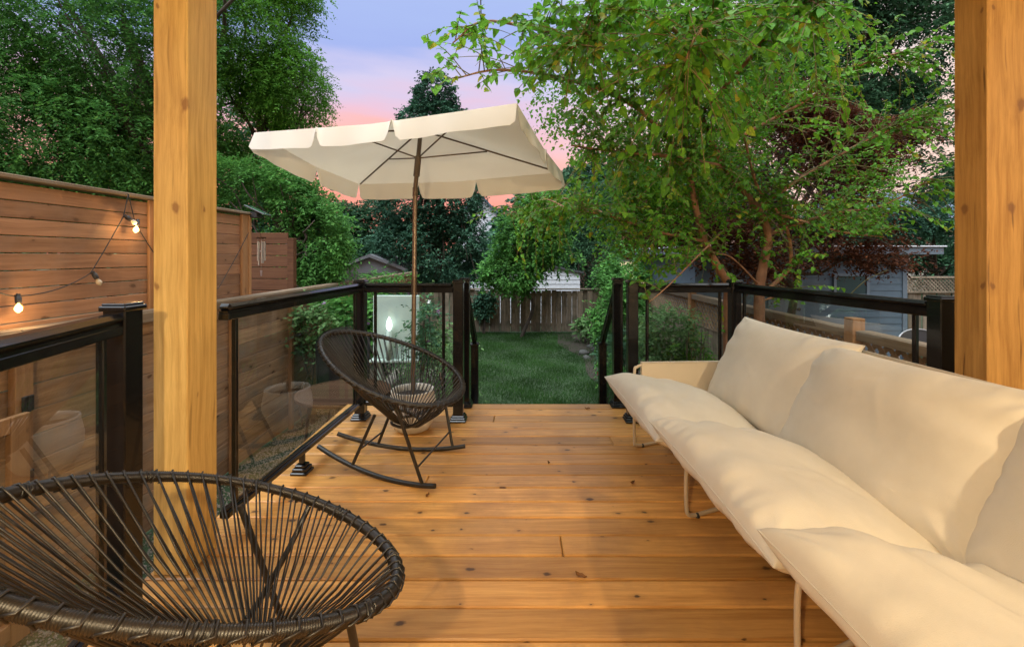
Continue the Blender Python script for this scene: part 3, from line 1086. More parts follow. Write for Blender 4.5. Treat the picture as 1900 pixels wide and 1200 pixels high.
g = MB()
g.add(*slab([sofa_pt(.02, .07, .275), sofa_pt(2.48, .07, .275), sofa_pt(2.48, .60, .168), sofa_pt(.02, .60, .168)], .006))
obj('seat_sling', g, M['sling'], sf)
g = MB()
g.add(*slab([sofa_pt(.02, .612, .18), sofa_pt(2.48, .612, .18), sofa_pt(2.48, .845, .785), sofa_pt(.02, .845, .785)], .006))
obj('back_sling', g, M['sling'], sf)
for s in (0.0, 2.5):
    g = MB()
    for k in (-1, 1):
        g.add(*slab([sofa_pt(s + k * .0125, .045, .30), sofa_pt(s + k * .0125, .70, .30), sofa_pt(s + k * .0125, .70, .553), sofa_pt(s + k * .0125, .045, .553)], .005))
    g.add(*slab([sofa_pt(s - .0152, .045, .557), sofa_pt(s + .0152, .045, .557), sofa_pt(s + .0152, .70, .557), sofa_pt(s - .0152, .70, .557)], .004))
    obj('arm_sling', g, M['sling'], sf)


def pillow(o, ex, ey, ez, wd, ht, T, seed, sag=0.0, nu=84, nv=72, pinch=.07, fold=1.0, pw=.47):
    r = np.random.default_rng(seed)
    u1 = np.sin(np.linspace(-1, 1, nu) * np.pi / 2) * .6 + np.linspace(-1, 1, nu) * .4
    v1 = np.sin(np.linspace(-1, 1, nv) * np.pi / 2) * .6 + np.linspace(-1, 1, nv) * .4
    u, v = np.meshgrid(u1, v1, indexing='ij')
    x = wd / 2 * u * (1 - pinch * (1 - v ** 2) * np.abs(u) ** 2)
    y = ht / 2 * v * (1 - pinch * .8 * (1 - u ** 2) * np.abs(v) ** 2)
    ed = 1 - np.maximum(np.abs(u), np.abs(v))
    body = np.maximum((1 - np.abs(u) ** 2.6) * (1 - np.abs(v) ** 2.6), 0) ** pw
    soft = np.zeros_like(u)
    for _ in range(14):
        k = r.normal(0, 3.0, 2)
        soft += r.normal(0, .5) * np.sin(k[0] * u + k[1] * v + r.uniform(0, 6.3))
    soft *= .055
    cre = np.zeros_like(u)
    # puckers running in from the seams
    for (aa, bb) in ((u, v), (v, u)):
        for sg in (-1, 1):
            ph = r.uniform(0, 6.3, 5)
            fq = r.uniform(6, 19, 5)
            wv = sum(np.sin(fq[i] * bb + ph[i] + 1.3 * (1 - sg * aa) * r.normal()) * r.uniform(.4, 1) for i in range(5))
            cre += wv * np.exp(-np.maximum(1 - sg * aa, 0) / .22) * .038
            wf = sum(np.sin(r.uniform(24, 48) * bb + r.uniform(0, 6.3)) for _i in range(3))
            cre += wf * np.exp(-np.maximum(1 - sg * aa, 0) / .09) * .034 * (.5 + .5 * np.sin(5 * bb + ph[0]))
    # long tension folds out of the corners
    for su in (-1, 1):
        for sv in (-1, 1):
            dx, dy = (su - u) * wd, (sv - v) * ht
            an = np.arctan2(np.abs(dy), np.abs(dx) + 1e-6)
            rr_ = np.hypot(dx, dy) / (wd * .9)
            cre += .03 * np.sin(an * r.uniform(9, 14) + r.uniform(0, 6)) * np.exp(-((rr_ - .15) / .28) ** 2)
    for _ in range(4):   # a few random sharp folds
        u0, v0 = r.uniform(-.8, .8, 2)
        th = r.uniform(0, math.pi)
        du, dv = (u - u0) * wd / ht, (v - v0)
        s_, c_ = math.sin(th), math.cos(th)
        cre += r.choice([-1, 1]) * .014 * np.exp(-((du * s_ - dv * c_) / .045) ** 2 - ((du * c_ + dv * s_) / .35) ** 2)
    tz = T / 2 * body * (1 + soft + fold * cre)
    drop = -sag * (u ** 2)
    V, Fc = [], []
    o, ex, ey, ez = [np.asarray(q, float) for q in (o, ex, ey, ez)]
    base = o + x[..., None] * ex + y[..., None] * ey
    top = base + (tz + drop)[..., None] * ez
    bot = base + (-tz * .72 + drop)[..., None] * ez
    g = MB()
    idx = np.arange(nu * nv).reshape(nu, nv)
    q = np.stack([idx[:-1, :-1], idx[1:, :-1], idx[1:, 1:], idx[:-1, 1:]], -1).reshape(-1, 4)
    bidx = idx + nu * nv
    bd = np.zeros_like(idx, bool)
    bd[0], bd[-1], bd[:, 0], bd[:, -1] = True, True, True, True
    bidx = np.where(bd, idx, bidx)
    q2 = np.stack([bidx[:-1, :-1], bidx[:-1, 1:], bidx[1:, 1:], bidx[1:, :-1]], -1).reshape(-1, 4)
    g.add(np.concatenate([top.reshape(-1, 3), bot.reshape(-1, 3)]), np.concatenate([q, q2]).tolist(), True)
    # piped seam round the edge
    loop = np.concatenate([top[:, 0], top[-1, 1:], top[-2::-1, -1], top[0, -2:0:-1]])
    return g, loop


AX = np.array([math.sin(SOFA_A), -math.cos(SOFA_A), 0])     # along the sofa, towards the house
DX = np.array([math.cos(SOFA_A), math.sin(SOFA_A), 0])      # front to back
seats = [(.40, .378, 'long cream seat cushion at the far end arm of the sofa'),
         (1.275, .40, 'cream seat cushion in the middle of the sofa between the other seat cushions'),
         (2.17, .42, 'cream seat cushion at the end of the sofa nearest the camera')]
for i, (s, z, lab) in enumerate(seats):
    ey = DX * .985 + np.array([0, 0, -.24])
    ey /= np.linalg.norm(ey)
    ex = AX + np.array([0, 0, -.035])
    ex /= np.linalg.norm(ex)
    ez = np.cross(ey, ex)
    ez *= np.sign(ez[2])
    c = sofa_pt(s, .165, z - .035)
    g, lp = pillow(c, ex, ey, ez, .97, .70, .27, 11 + i, fold=1.9, pw=.42)
    t = thing('seat_cushion', lab, 'cushion', c - (0, 0, .1), 'cream sofa cushions')
    obj('cover', g, M['fabric'], t)
    g = MB()
    g.tube(lp, .0028, 5, True)
    obj('piping', g, M['fabric'], t)
backs = [(.50, 0, .0, .97, 'cream back cushion leaning at the far end of the sofa near the railing corner'),
         (1.26, -.035, .02, .93, 'cream back cushion leaning in the middle of the sofa below the orange pine post'),
         (2.115, -.03, .0, .95, 'cream back cushion cut off at the right edge of the photo')]
for i, (s, off, rl, wdt, lab) in enumerate(backs):
    tl = math.radians(27)
    ey = DX * math.sin(tl) + np.array([0, 0, math.cos(tl)])
    ex = AX.copy() + np.array([0, 0, rl])
    ex /= np.linalg.norm(ex)
    ez = np.cross(ex, ey)
    if ez @ DX > 0:
        ez = -ez
    c = sofa_pt(s, .60 + off, .590 if i == 0 else .578)
    g, lp = pillow(c, ex, ey, ez, wdt, .585, .23, 31 + i, pinch=.06, fold=1.7)
    t = thing('back_cushion', lab, 'cushion', c - (0, 0, .25), 'cream sofa cushions')
    obj('cover', g, M['fabric'], t)
    g = MB()
    g.tube(lp, .0028, 5, True)
    obj('piping', g, M['fabric'], t)

# ------------------------------------------------------------------ umbrella and its pot
HUB = np.array([-.746, 3.43, 2.23])
yw, pt, rl = -.321, -.17, .004
Rz = np.array([[math.cos(yw), -math.sin(yw), 0], [math.sin(yw), math.cos(yw), 0], [0, 0, 1]])
Rx = np.array([[1, 0, 0], [0, math.cos(pt), -math.sin(pt)], [0, math.sin(pt), math.cos(pt)]])
RU = Rz @ Rx
UP = RU @ np.array([0, 0, 1.])
uw = lambda L: HUB + np.asarray(L, float) @ RU.T
HW, HD, DROP = .966, .567, .22
um = thing('patio_umbrella', 'cream rectangular patio umbrella with cut valance, tilted on a bronze pole', 'umbrella', (-.77, 3.27, 0))
n1 = 37
u, v = np.meshgrid(np.linspace(-1, 1, n1), np.linspace(-1, 1, n1), indexing='ij')
mm = np.maximum(np.abs(u), np.abs(v))
zz = -DROP * mm
# cloth sags between the four ribs
dia = np.minimum(np.abs(u), np.abs(v)) / np.maximum(mm, 1e-6)
zz -= .030 * mm * (1 - dia) * (1.0)
zz += .0035 * np.sin(9 * u + 4 * v) * mm * (1 - mm) * 4 + .003 * np.sin(13 * v - 7 * u + 1) * (1 - mm) * mm * 4
edge_sag = lambda t: -DROP - .030 * (1 - abs(t))
L = np.stack([u * HW, v * HD, zz], -1).reshape(-1, 3)
L2 = L - (0, 0, .003)
idx = np.arange(n1 * n1).reshape(n1, n1)
q = np.stack([idx[:-1, :-1], idx[1:, :-1], idx[1:, 1:], idx[:-1, 1:]], -1).reshape(-1, 4)
g = MB()
g.add(uw(L), q.tolist(), True)
g.add(uw(L2), q[:, ::-1].tolist(), True)
can = obj('canopy', g, M['canvas'], um)
g = MB()
cuts = {0: (-1, -.43, .17, 1), 1: (-1, .05, 1), 2: (-1, -.36, .22, 1), 3: (-1, .1, 1)}
VH = .135
dn_w = np.array([0, 0, -1.])
for side in range(4):
    cs = cuts[side]
    for k in range(len(cs) - 1):
        a0, a1 = cs[k], cs[k + 1]
        nu, nv = 28, 7
        rows = []
        ph = rng.uniform(0, 6, 3)
        for i in range(nu):
            tt = i / (nu - 1)
            s = a0 + (a1 - a0) * tt
            if side in (0, 2):
                sg = -1 if side == 0 else 1
                p = np.array([s * HW, sg * HD, edge_sag(s)])
                outw = np.array([0, sg, 0.])
                ln = abs(a1 - a0) * HW
            else:
                sg = 1 if side == 1 else -1
                p = np.array([sg * HW, s * HD, edge_sag(s)])
                outw = np.array([sg, 0, 0.])
                ln = abs(a1 - a0) * HD
            de = min(tt, 1 - tt) * ln
            inner = 0 if (k == 0 and tt < .5) or (k == len(cs) - 2 and tt > .5) else 1
            # scalloped ends at the cuts
            hh = VH * (1 - (.98 * max(0, 1 - de / .055) ** 2 if inner else .15 * max(0, 1 - de / .03) ** 2))
            ins = .018 * inner * max(0, 1 - de / .03)
            P0 = uw(p)
            ow = RU @ outw
            dn = dn_w * .86 + (-UP) * .22
            dn /= np.linalg.norm(dn)
            for j in range(nv):
                f = j / (nv - 1)
                wob = .010 * f * math.sin(7 * s + ph[0]) + .006 * f * math.sin(17 * s + ph[1]) + .028 * f
                rows.append(P0 + dn * hh * f + ow * wob)
        V = np.array(rows)
        Fc = [(i * nv + j, (i + 1) * nv + j, (i + 1) * nv + j + 1, i * nv + j + 1) for i in range(nu - 1) for j in range(nv - 1)]
        g.add(V, Fc, True)
        cen = np.array([HUB[0], HUB[1], 0])
        inn = (cen - V) * (1, 1, 0)
        inn /= np.linalg.norm(inn, axis=1)[:, None]
        g.add(V + inn * .003, [f[::-1] for f in Fc], True)
obj('valance', g, M['canvas'], um)
hubp = HUB - UP * .035
joint = HUB - UP * .50
base = np.array([-.772, 3.27, .12])
g = MB()
g.tube([hubp + UP * .03, joint], .0165, 12)
obj('upper_pole', g, M['bronze'], um)
g = MB()
g.tube([hubp - UP * .21, hubp - UP * .36], .024, 12)
g.lathe(hubp, [(0, .03), (.03, .02), (.03, -.01), (0, -.015)], 12)
obj('runner', g, M['bronze'], um)
g = MB()
g.tube([joint, base * .33 + joint * .67, base], .0165, 14)
lp_ = obj('lower_pole', g, M['bronze_light'], um)
g = MB()
mid = base + (joint - base) * ((1.10 - base[2]) / (joint[2] - base[2]))
dd = (joint - base) / np.linalg.norm(joint - base)
g.tube([mid, mid - dd * .13], .021, 12)
g.tube([mid - dd * .03, mid - dd * .03 + np.array([-.04, -.015, 0])], .006, 8)
g.lathe(mid - dd * .03 + np.array([-.048, -.018, 0]), [(0, -.012), (.012, -.008), (.012, .008), (0, .012)], 10)
obj('crank', g, M['bronze'], um)
g = MB()
g.tube([joint + UP * .015, joint - dd * .05], .020, 12)
obj('tilt_joint', g, M['bronze'], um)
for sx in (-1, 1):
    for sy in (-1, 1):
        cn = uw((sx * HW * .97, sy * HD * .97, -DROP * .97 - .012))
        st0 = hubp
        g = MB()
        g.tube([st0, cn], .0065, 8)
        rb = obj('rib', g, M['bronze'], um)
        g = MB()
        mp_ = st0 + (cn - st0) * .47
        g.tube([hubp - UP * .22, mp_ - UP * .008], .0055, 8)
        obj('strut', g, M['bronze'], rb)
pot = thing('flower_pot', 'round white ceramic pot holding the umbrella pole', 'pot', (-.772, 3.27, 0))
c0 = (-.772, 3.27, 0)
g = MB()
g.lathe(c0, [(0, .002), (.085, .002), (.12, .02), (.15, .07), (.166, .13), (.168, .19), (.158, .25), (.15, .275), (.154, .29), (.150, .298), (.140, .296), (.138, .27), (.140, .24)], 40)
obj('bowl', g, M['pot'], pot)
g = MB()
g.lathe(c0, [(0, .262), (.07, .258), (.137, .25)], 28)
obj('soil', g, M['soil'], pot)

# ------------------------------------------------------------------ fences
def lattice(g, o, ex, L, H, step=.105, wd=.038, th=.007):
    """crossed diagonal strips filling a rectangle that starts at o, along ex and upwards"""
    o, ex = np.asarray(o, float), np.asarray(ex, float)
    ez = np.array([0, 0, 1.])
    nr = np.cross(ex, ez)
    for sg, off in ((1, 0.0), (-1, th + .0005)):
        k = -H
        while k < L:
            # line x = k + t, z = t (sg=1) or z = H - t
            t0, t1 = max(0, -k), min(H, L - k)
            if t1 - t0 > .03:
                pa = o + ex * (k + t0) + ez * (t0 if sg > 0 else H - t0) + nr * off
                pb = o + ex * (k + t1) + ez * (t1 if sg > 0 else H - t1) + nr * off
                d = (pb - pa) / np.linalg.norm(pb - pa)
                g.obox((pa + pb) / 2, np.array([d, np.cross(nr, d), nr]), (np.linalg.norm(pb - pa) / 2, wd / 2, th / 2))
            k += step


FX = -2.68
lf = thing('low_fence', 'weathered horizontal board fence with a flat cap running along the gravel', 'fence', (FX, 5, GROUND))
g = MB()
ys = [-.6, 1.0, 2.42, 4.22, 5.28, 6.8, 8.4, 10.0, 11.6]
for y0, y1 in zip(ys[:-1], ys[1:]):
    z = GROUND + .02
    while z < .80:
        g.box((FX - .02, y0 + .002, z), (FX + rng.uniform(-.002, .002), y1 - .002, min(z + .136, .822)), .003)
        z += .142
obj('board_panel', g, M['cedar_low'], lf)
for y in ys[1:]:
    g = MB()
    wd = .045 if y < 5 else .028
    g.box((FX + .003, y - wd, GROUND), (FX + .045, y + wd, .822), .003)
    obj('post', g, M['cedar_post'], lf)
g = MB()
for y0, y1 in ((-.6, 2.4), (2.404, 5.6), (5.604, 8.6), (8.604, 11.6)):
    g.box((FX - .05, y0, .824), (FX + .05, y1, .862), .005)
    g.box((FX + .0515, y0, .785), (FX + .068, y1, .853), .003)
obj('cap', g, M['cap'], lf)
g = MB()
for z in (.42, .02):
    g.box((FX + .046, 2.40, z), (FX + .056, 2.46, z + .085), .003)
    g.tube([(FX + .058, 2.43, z), (FX + .058, 2.43, z + .085)], .007, 8)
obj('hinge', g, M['charcoal'], lf)
gt = thing('garden_gate', 'orange framed low wooden gate hung on the low fence near the camera', 'gate', (FX + .1, 2.1, GROUND))
g = MB()
g.box((FX + .075, 1.45, GROUND + .05), (FX + .095, 2.36, .40), .003)
obj('board_panel', g, M['cedar_low'], gt)
g = MB()
g.box((FX + .0965, 2.28, GROUND + .04), (FX + .13, 2.37, .44), .003)
g.box((FX + .0965, 1.45, .36), (FX + .13, 2.278, .44), .003)
g.box((FX + .0965, 1.45, GROUND + .08), (FX + .13, 2.278, GROUND + .16), .003)
obj('gate_frame', g, M['cedar_post'], gt)

TX = FX - .075
tf = thing('privacy_screen', 'tall reddish cedar screen of horizontal boards hung with string lights', 'fence', (TX, 2.5, GROUND))
g = MB()
ty = [-.6, 1.2, 3.40, 4.56]
for y0, y1 in zip(ty[:-1], ty[1:]):
    z = .60
    while z < 1.64:
        g.box((TX - .02, y0 + .002, z), (TX + rng.uniform(-.002, .002), y1 - .002, min(z + .0905, 1.662)), .003)
        z += .0955
obj('board_panel', g, M['cedar'], tf)
for y in (1.2, 3.40):
    g = MB()
    g.box((TX + .003, y - .045, GROUND), (TX + .022, y + .045, 1.662), .003)
    g.box((TX + .0225, y - .012, GROUND), (TX + .042, y + .012, 1.662), .003)
    obj('post', g, M['cedar_post'], tf)
g = MB()
g.box((TX + .003, 4.47, GROUND), (TX + .030, 4.56, 1.662), .003)
g.box((TX - .06, 4.562, GROUND), (TX + .040, 4.60, 1.662), .003)
obj('post', g, M['cedar_post'], tf)
g = MB()
g.box((TX - .07, -.6, 1.664), (TX + .05, 2.0, 1.688), .004)
g.box((TX - .07, 2.004, 1.664), (TX + .05, 4.61, 1.688), .004)
obj('cap', g, M['cap'], tf)

df = thing('dark_fence', 'dark brown board fence panel behind the wind chime', 'fence', (-3.3, 5.6, GROUND))
g = MB()
z = GROUND + .02
while z < 1.42:
    g.box((-3.9, 5.60, z), (-2.86, 5.62 + rng.uniform(-.002, .002), z + .135), .003)
    z += .142
obj('board_panel', g, M['darkfence'], df)
g = MB()
g.box((-2.858, 5.58, GROUND), (-2.78, 5.66, 1.47), .003)
obj('post', g, M['darkfence'], df)

bf = thing('back_fence', 'grey vertical board on board fence across the end of the lawn', 'fence', (-.5, 11.8, GROUND))
g = MB()
x = -2.9
k = 0
while x < 3.0:
    wd = rng.uniform(.118, .135)
    dy = 0 if k % 2 else .05
    lean = rng.normal(0, .006)
    zt = .36 + rng.uniform(-.012, .012) - .01 * math.sin(x * 1.1)
    g.obox((x + wd / 2, 11.8 + dy, (GROUND + .04 + zt) / 2), np.array([(1, 0, lean), (0, 1, 0), (-lean, 0, 1)]), (wd / 2, .009, (zt - GROUND - .04) / 2), .003)
    x += wd + (.014 if k % 2 else -.002)
    k += 1
obj('board_panel', g, M['oldfence'], bf)
g = MB()
for z in (GROUND + .17, .20):
    g.box((-2.9, 11.8605, z), (3.0, 11.90, z + .08), .003)
obj('crosspiece', g, M['oldfence'], bf)
g = MB()
g.box((-2.95, 11.76, .378), (3.05, 11.90, .405), .004)
obj('cap', g, M['oldfence'], bf)

RX = 2.60
rfz = thing('lattice_fence', 'brown fence with lattice top along the shrub bed behind the sofa', 'fence', (RX, 6, GROUND))
g = MB()
y = .2
while y < 11.7:
    wd = rng.uniform(.125, .14)
    g.box((RX - .009, y, GROUND + .03), (RX + .009, y + wd, .24 + rng.uniform(-.004, .004)), .003)
    y += wd + .006
obj('board_panel', g, M['oldfence'], rfz)
g = MB()
lattice(g, (RX - .004, .2, .262), (0, 1, 0), 11.45, .39)
obj('lattice_panel', g, M['lattice'], rfz)
g = MB()
for y0, y1 in ((.2, 3.44), (3.56, 6.74), (6.86, 11.65)):
    g.box((RX - .022, y0, .243), (RX + .022, y1, .262), .003)
    g.box((RX - .045, y0, .652), (RX + .045, y1, .688), .004)
    g.box((RX - .062, y0, .615), (RX - .0465, y1, .684), .003)
obj('cap', g, M['cap'], rfz)
for y in (3.5, 6.8):
    g = MB()
    g.box((RX - .075, y - .05, GROUND), (RX + .02, y + .05, .775 if y < 4 else .72), .004)
    obj('post', g, M['cedar_post'], rfz)

nf = thing('neighbour_fence', 'dark fence with a small lattice strip beside the blue grey shed', 'fence', (8.6, 9.2, GROUND))
g = MB()
x = 7.55
k = 0
while x < 11:
    g.box((x, 9.2 + (.02 if k % 2 else 0), GROUND + .05), (x + .135, 9.218 + (.02 if k % 2 else 0), .50), .003)
    x += .15
    k += 1
obj('board_panel', g, M['oldfence'], nf)
g = MB()
lattice(g, (7.55, 9.2, .545), (1, 0, 0), 3.4, .25, .075, .024)
obj('lattice_panel', g, M['oldfence'], nf)
g = MB()
for z in (.503, .798):
    g.box((7.5, 9.17, z), (11, 9.24, z + .04), .004)
obj('crosspiece', g, M['oldfence'], nf)

# ------------------------------------------------------------------ string lights, solar lamp, wind chime
SX = TX + .055


def on_screen(px, py, X=SX):
    Y = -X * F / (PX - px)
    return np.array([X, Y, EYE - (py - PY) / F * Y])


def droop(p, q, s, n=12):
    t = np.linspace(0, 1, n)[:, None]
    return p + (q - p) * t - np.array([0, 0, 1.]) * s * 4 * t * (1 - t)


sl = thing('string_lights', 'black cable of clear bulbs draped over the cedar screen, two bulbs lit', 'string lights', on_screen(165, 500), None)
pts = [on_screen(-60, 500), on_screen(27, 549), on_screen(168, 507), on_screen(229, 402), on_screen(238, 360), on_screen(250, 410), on_screen(290, 475), on_screen(405, 535), on_screen(461, 432)]
path = [pts[0]]
for i, s in enumerate((.03, .035, .006, 0, 0, .012, .06, .012)):
    path += list(droop(pts[i], pts[i + 1], s)[1:])
g = MB()
g.tube(np.array(path), .0032, 6)
obj('cable', g, M['charcoal'], sl)
for i, (pi, dirn, lit) in enumerate(((1, (0, 0, -1), 1), (2, (.03, .45, -.8), 0), (3, (.03, .75, -.45), 0), (5, (.05, -.15, -.4), 1))):
    p = pts[pi]
    d = np.array(dirn, float)
    d /= np.linalg.norm(d)
    p = p + np.array([.02, 0, 0])
    g = MB()
    g.tube([p - d * .012, p + d * .005, p + d * .006, p + d * .038], [.009, .010, .0145, .0135], 12)
    g.tube([p + np.array([-.02, 0, 0]), p], .006, 6)
    so = obj('socket', g, M['charcoal'], sl)
    s = np.linspace(0, 1, 12)
    prof = np.maximum(np.sin(s * math.pi) ** .7 * .0185 * (.62 + .5 * s), .004)
    c = p + d * .038 + np.outer(s, d) * .052
    g = MB()
    g.tube(c, prof, 14)
    obj('bulb', g, M['bulb_on'] if lit else M['bulb_glass'], so)
    if lit:
        ld = bpy.data.lights.new('bulb_light', 'POINT')
        ld.energy = 1.5
        ld.color = (1, .62, .25)
        ld.shadow_soft_size = .02
        lo = bpy.data.objects.new('bulb_light', ld)
        COL.objects.link(lo)
        lo.parent = sl
        lo.location = tuple(p + d * .07 + np.array([.03, 0, 0]) - np.array(sl.location))
sp = thing('solar_lamp', 'small black solar lamp with tilted panel on the screen end', 'solar lamp', (TX, 4.6, 1.69))
g = MB()
g.obox((TX + .06, 4.62, 1.665), np.eye(3), (.05, .05, .03), .006)
obj('housing', g, M['charcoal'], sp)
g = MB()
a = math.radians(25)
g.obox((TX + .09, 4.62, 1.712), np.array([(math.cos(a), 0, -math.sin(a)), (0, 1, 0), (math.sin(a), 0, math.cos(a))]), (.11, .07, .007), .003)
obj('solar_panel', g, M['pane'], sp)
wc = thing('wind_chime', 'wind chime with silver tubes hanging at the end of the cedar screen', 'wind chime', (TX + .04, 4.78, 1.4))
c = np.array([TX + .035, 4.78, 0])
g = MB()
g.lathe(c + (0, 0, 1.44), [(0, .012), (.042, .010), (.046, 0), (.042, -.006), (0, -.008)], 20)
g.tube([c + (0, 0, 1.45), c + (0, -.10, 1.62)], .002, 5)
obj('top_disc', g, M['teak'], wc)
for k in range(5):
    an = k / 5 * 2 * math.pi + .3
    p = c + (.034 * math.cos(an), .034 * math.sin(an), 0)
    L_ = .20 + .025 * (k % 3)
    g = MB()
    g.tube([p + (0, 0, 1.40), p + (0, 0, 1.40 - L_)], .0075, 10)
    g.tube([p + (0, 0, 1.44), p + (0, 0, 1.40)], .001, 4)
    obj('tube', g, M['metal'], wc)
g = MB()
g.tube([c + (0, 0, 1.43), c + (0, 0, 1.10)], .001, 4)
g.lathe(c + (0, 0, 1.30), [(0, .006), (.018, .004), (.018, -.004), (0, -.006)], 14)
g.add(*slab([c + (-.012, 0, 1.10), c + (.012, 0, 1.10), c + (.006, 0, 1.04), c + (-.006, 0, 1.04)], .003))
obj('clapper', g, M['metal'], wc)

# ------------------------------------------------------------------ garden furniture on the ground
TC = np.array([-1.66, 4.30, GROUND])
tb = thing('garden_table', 'round slatted wooden garden table seen through the railing glass', 'table', TC)
g = MB()
R_ = .43
x = -R_ + .005
while x < R_ - .02:
    hw = math.sqrt(max(R_ ** 2 - (x + .021) ** 2, 0.0)) - .022
    if hw > .03:
        g.box(TC + (-hw, x, .705), TC + (hw, x + .042, .725), .003)
    x += .047
obj('tabletop', g, M['teak'], tb)
g = MB()
t = np.arange(48) / 48 * 2 * np.pi
for ra, rb_ in ((R_ - .022, R_),):
    V = []
    for an in t:
        for r_, z_ in ((ra, .700), (rb_, .700), (rb_, .728), (ra, .728)):
            V.append(TC + (r_ * math.cos(an), r_ * math.sin(an), z_))
    Fc = []
    for i in range(48):
        j = (i + 1) % 48
        for k in range(4):
            k2 = (k + 1) % 4
            Fc.append((i * 4 + k, j * 4 + k, j * 4 + k2, i * 4 + k2))
    g.add(V, Fc)
obj('rim', g, M['teak'], tb)
for k in range(4):
    an = k * math.pi / 2 + .6
    g = MB()
    g.tube([TC + (.30 * math.cos(an), .30 * math.sin(an), .70), TC + (.37 * math.cos(an), .37 * math.sin(an), 0)], .014, 8)
    obj('leg', g, M['charcoal'], tb)


def tub_chair(loc, rz, mat, label):
    t_ = thing('tub_chair', label, 'chair', loc, 'shell chairs round the garden table', rz)
    g = MB()
    nu, nv = 22, 14
    V = []
    for i in range(nu):
        th = -1.9 + 3.8 * i / (nu - 1)
        for j in range(nv):
            f = j / (nv - 1)
            top = .40 + .36 * (.5 + .5 * math.cos(th * .95)) ** .8
            r_ = .27 * min(1, f * 2.2) ** .6 * (1 + .10 * max(0, f - .45))
            z_ = .42 + (top) * max(0, (f - .35) / .65) ** 1.25
            V.append((-r_ * math.cos(th) * 1.0, r_ * math.sin(th), z_))
    V = np.array(V)
    Fc = [(i * nv + j, (i + 1) * nv + j, (i + 1) * nv + j + 1, i * nv + j + 1) for i in range(nu - 1) for j in range(nv - 1)]
    g.add(V, Fc, True)
    Cn = np.array([0, 0, .62])
    inn = Cn - V
    inn /= np.linalg.norm(inn, axis=1)[:, None]
    g.add(V + inn * .008, [f[::-1] for f in Fc], True)
    o_ = obj('shell', g, mat)
    o_.parent = t_
    for sx in (-1, 1):
        for sy in (-1, 1):
            g = MB()
            g.tube([(sx * .10, sy * .10, .43), (sx * .22, sy * .20, 0)], .009, 8)
            l_ = obj('leg', g, M['charcoal'])
            l_.parent = t_
    return t_


tub_chair((-1.95, 5.02, GROUND), -1.2, M['charcoal'], 'black shell chair behind the garden table')

pl = thing('reflection_stand_in', 'glowing egg shape and pale panel added for a reflection in the corner glass', 'lamp', (-1.45, 5.0, GROUND))  # glow and panel stand in for a reflection; no lamp stands here
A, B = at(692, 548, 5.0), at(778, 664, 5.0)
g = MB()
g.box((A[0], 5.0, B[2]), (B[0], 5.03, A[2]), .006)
obj('panel', g, M['reflpanel'], pl)
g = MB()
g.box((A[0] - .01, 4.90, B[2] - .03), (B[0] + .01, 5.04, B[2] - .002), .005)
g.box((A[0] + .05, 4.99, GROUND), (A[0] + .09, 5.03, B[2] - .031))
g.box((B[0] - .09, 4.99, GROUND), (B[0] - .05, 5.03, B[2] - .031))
obj('shelf', g, M['reflpanel'], pl)
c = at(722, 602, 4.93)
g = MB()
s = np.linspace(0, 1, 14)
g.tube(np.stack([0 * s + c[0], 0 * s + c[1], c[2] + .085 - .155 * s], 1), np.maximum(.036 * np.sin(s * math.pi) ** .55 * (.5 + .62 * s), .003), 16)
obj('lamp', g, M['egg'], pl)  # glowing shape added for the bright spot of the reflection
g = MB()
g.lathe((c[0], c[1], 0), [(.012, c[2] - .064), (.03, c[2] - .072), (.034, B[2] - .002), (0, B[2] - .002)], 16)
obj('stem', g, M['reflpanel'], pl)

pc = thing('patio_chair', 'silver framed patio chair behind the lattice fence by the shed', 'chair', (5.3, 6.0, GROUND))
c = np.array([5.3, 6.0, GROUND])
arch = [c + (-.30, .02, 0), c + (-.30, .0, .55), c + (-.27, .06, .86), c + (-.15, .09, .99), c + (.05, .09, 1.02), c + (.22, .08, .96), c + (.29, .05, .80), c + (.30, 0, .55), c + (.30, .02, 0)]
g = MB()
g.tube(smooth_path(arch, 6), .011, 8)
obj('frame', g, M['metal'], pc)
g = MB()
P_ = smooth_path(arch[2:7], 6) * 1.0
g.add(np.concatenate([P_, P_ + (0, .006, 0)]), [tuple(range(len(P_))), tuple(range(2 * len(P_) - 1, len(P_) - 1, -1))])
obj('backrest', g, M['charcoal'], pc)
g = MB()
g.box(c + (-.28, -.46, .40), c + (.28, .02, .43), .008)
obj('seat', g, M['charcoal'], pc)
for sx in (-1, 1):
    g = MB()
    g.tube([c + (sx * .28, -.44, .41), c + (sx * .29, -.46, 0)], .011, 8)
    obj('leg', g, M['metal'], pc)


# ------------------------------------------------------------------ sheds and houses beyond the fences
def siding(g, x0, x1, y, z0, z1, pitch, th=.012):
    z = z0
    while z < z1 - .01:
        zt = min(z + pitch, z1)
        V = [(x0, y - th, z), (x1, y - th, z), (x1, y - .002, zt), (x0, y - .002, zt), (x0, y, z), (x1, y, z)]
        g.add(V, [(0, 1, 2, 3), (0, 4, 5, 1)])
        z += pitch


def window(parent, x0, x1, y, z0, z1, fm, pm, fw=.06, mull=True):
    g = MB()
    g.box((x0 - fw, y - .05, z0 - fw), (x0, y - .012, z1 + fw))
    g.box((x1, y - .05, z0 - fw), (x1 + fw, y - .012, z1 + fw))
    g.box((x0, y - .05, z0 - fw), (x1, y - .012, z0))
    g.box((x0, y - .05, z1), (x1, y - .012, z1 + fw))
    if mull:
        g.box((x0, y - .045, (z0 + z1) / 2 - fw * .3), (x1, y - .014, (z0 + z1) / 2 + fw * .3))
    f = obj('window', g, fm, parent)
    g = MB()
    g.box((x0, y - .032, z0), (x1, y - .026, z1))
    obj('pane', g, pm, f)
    return f


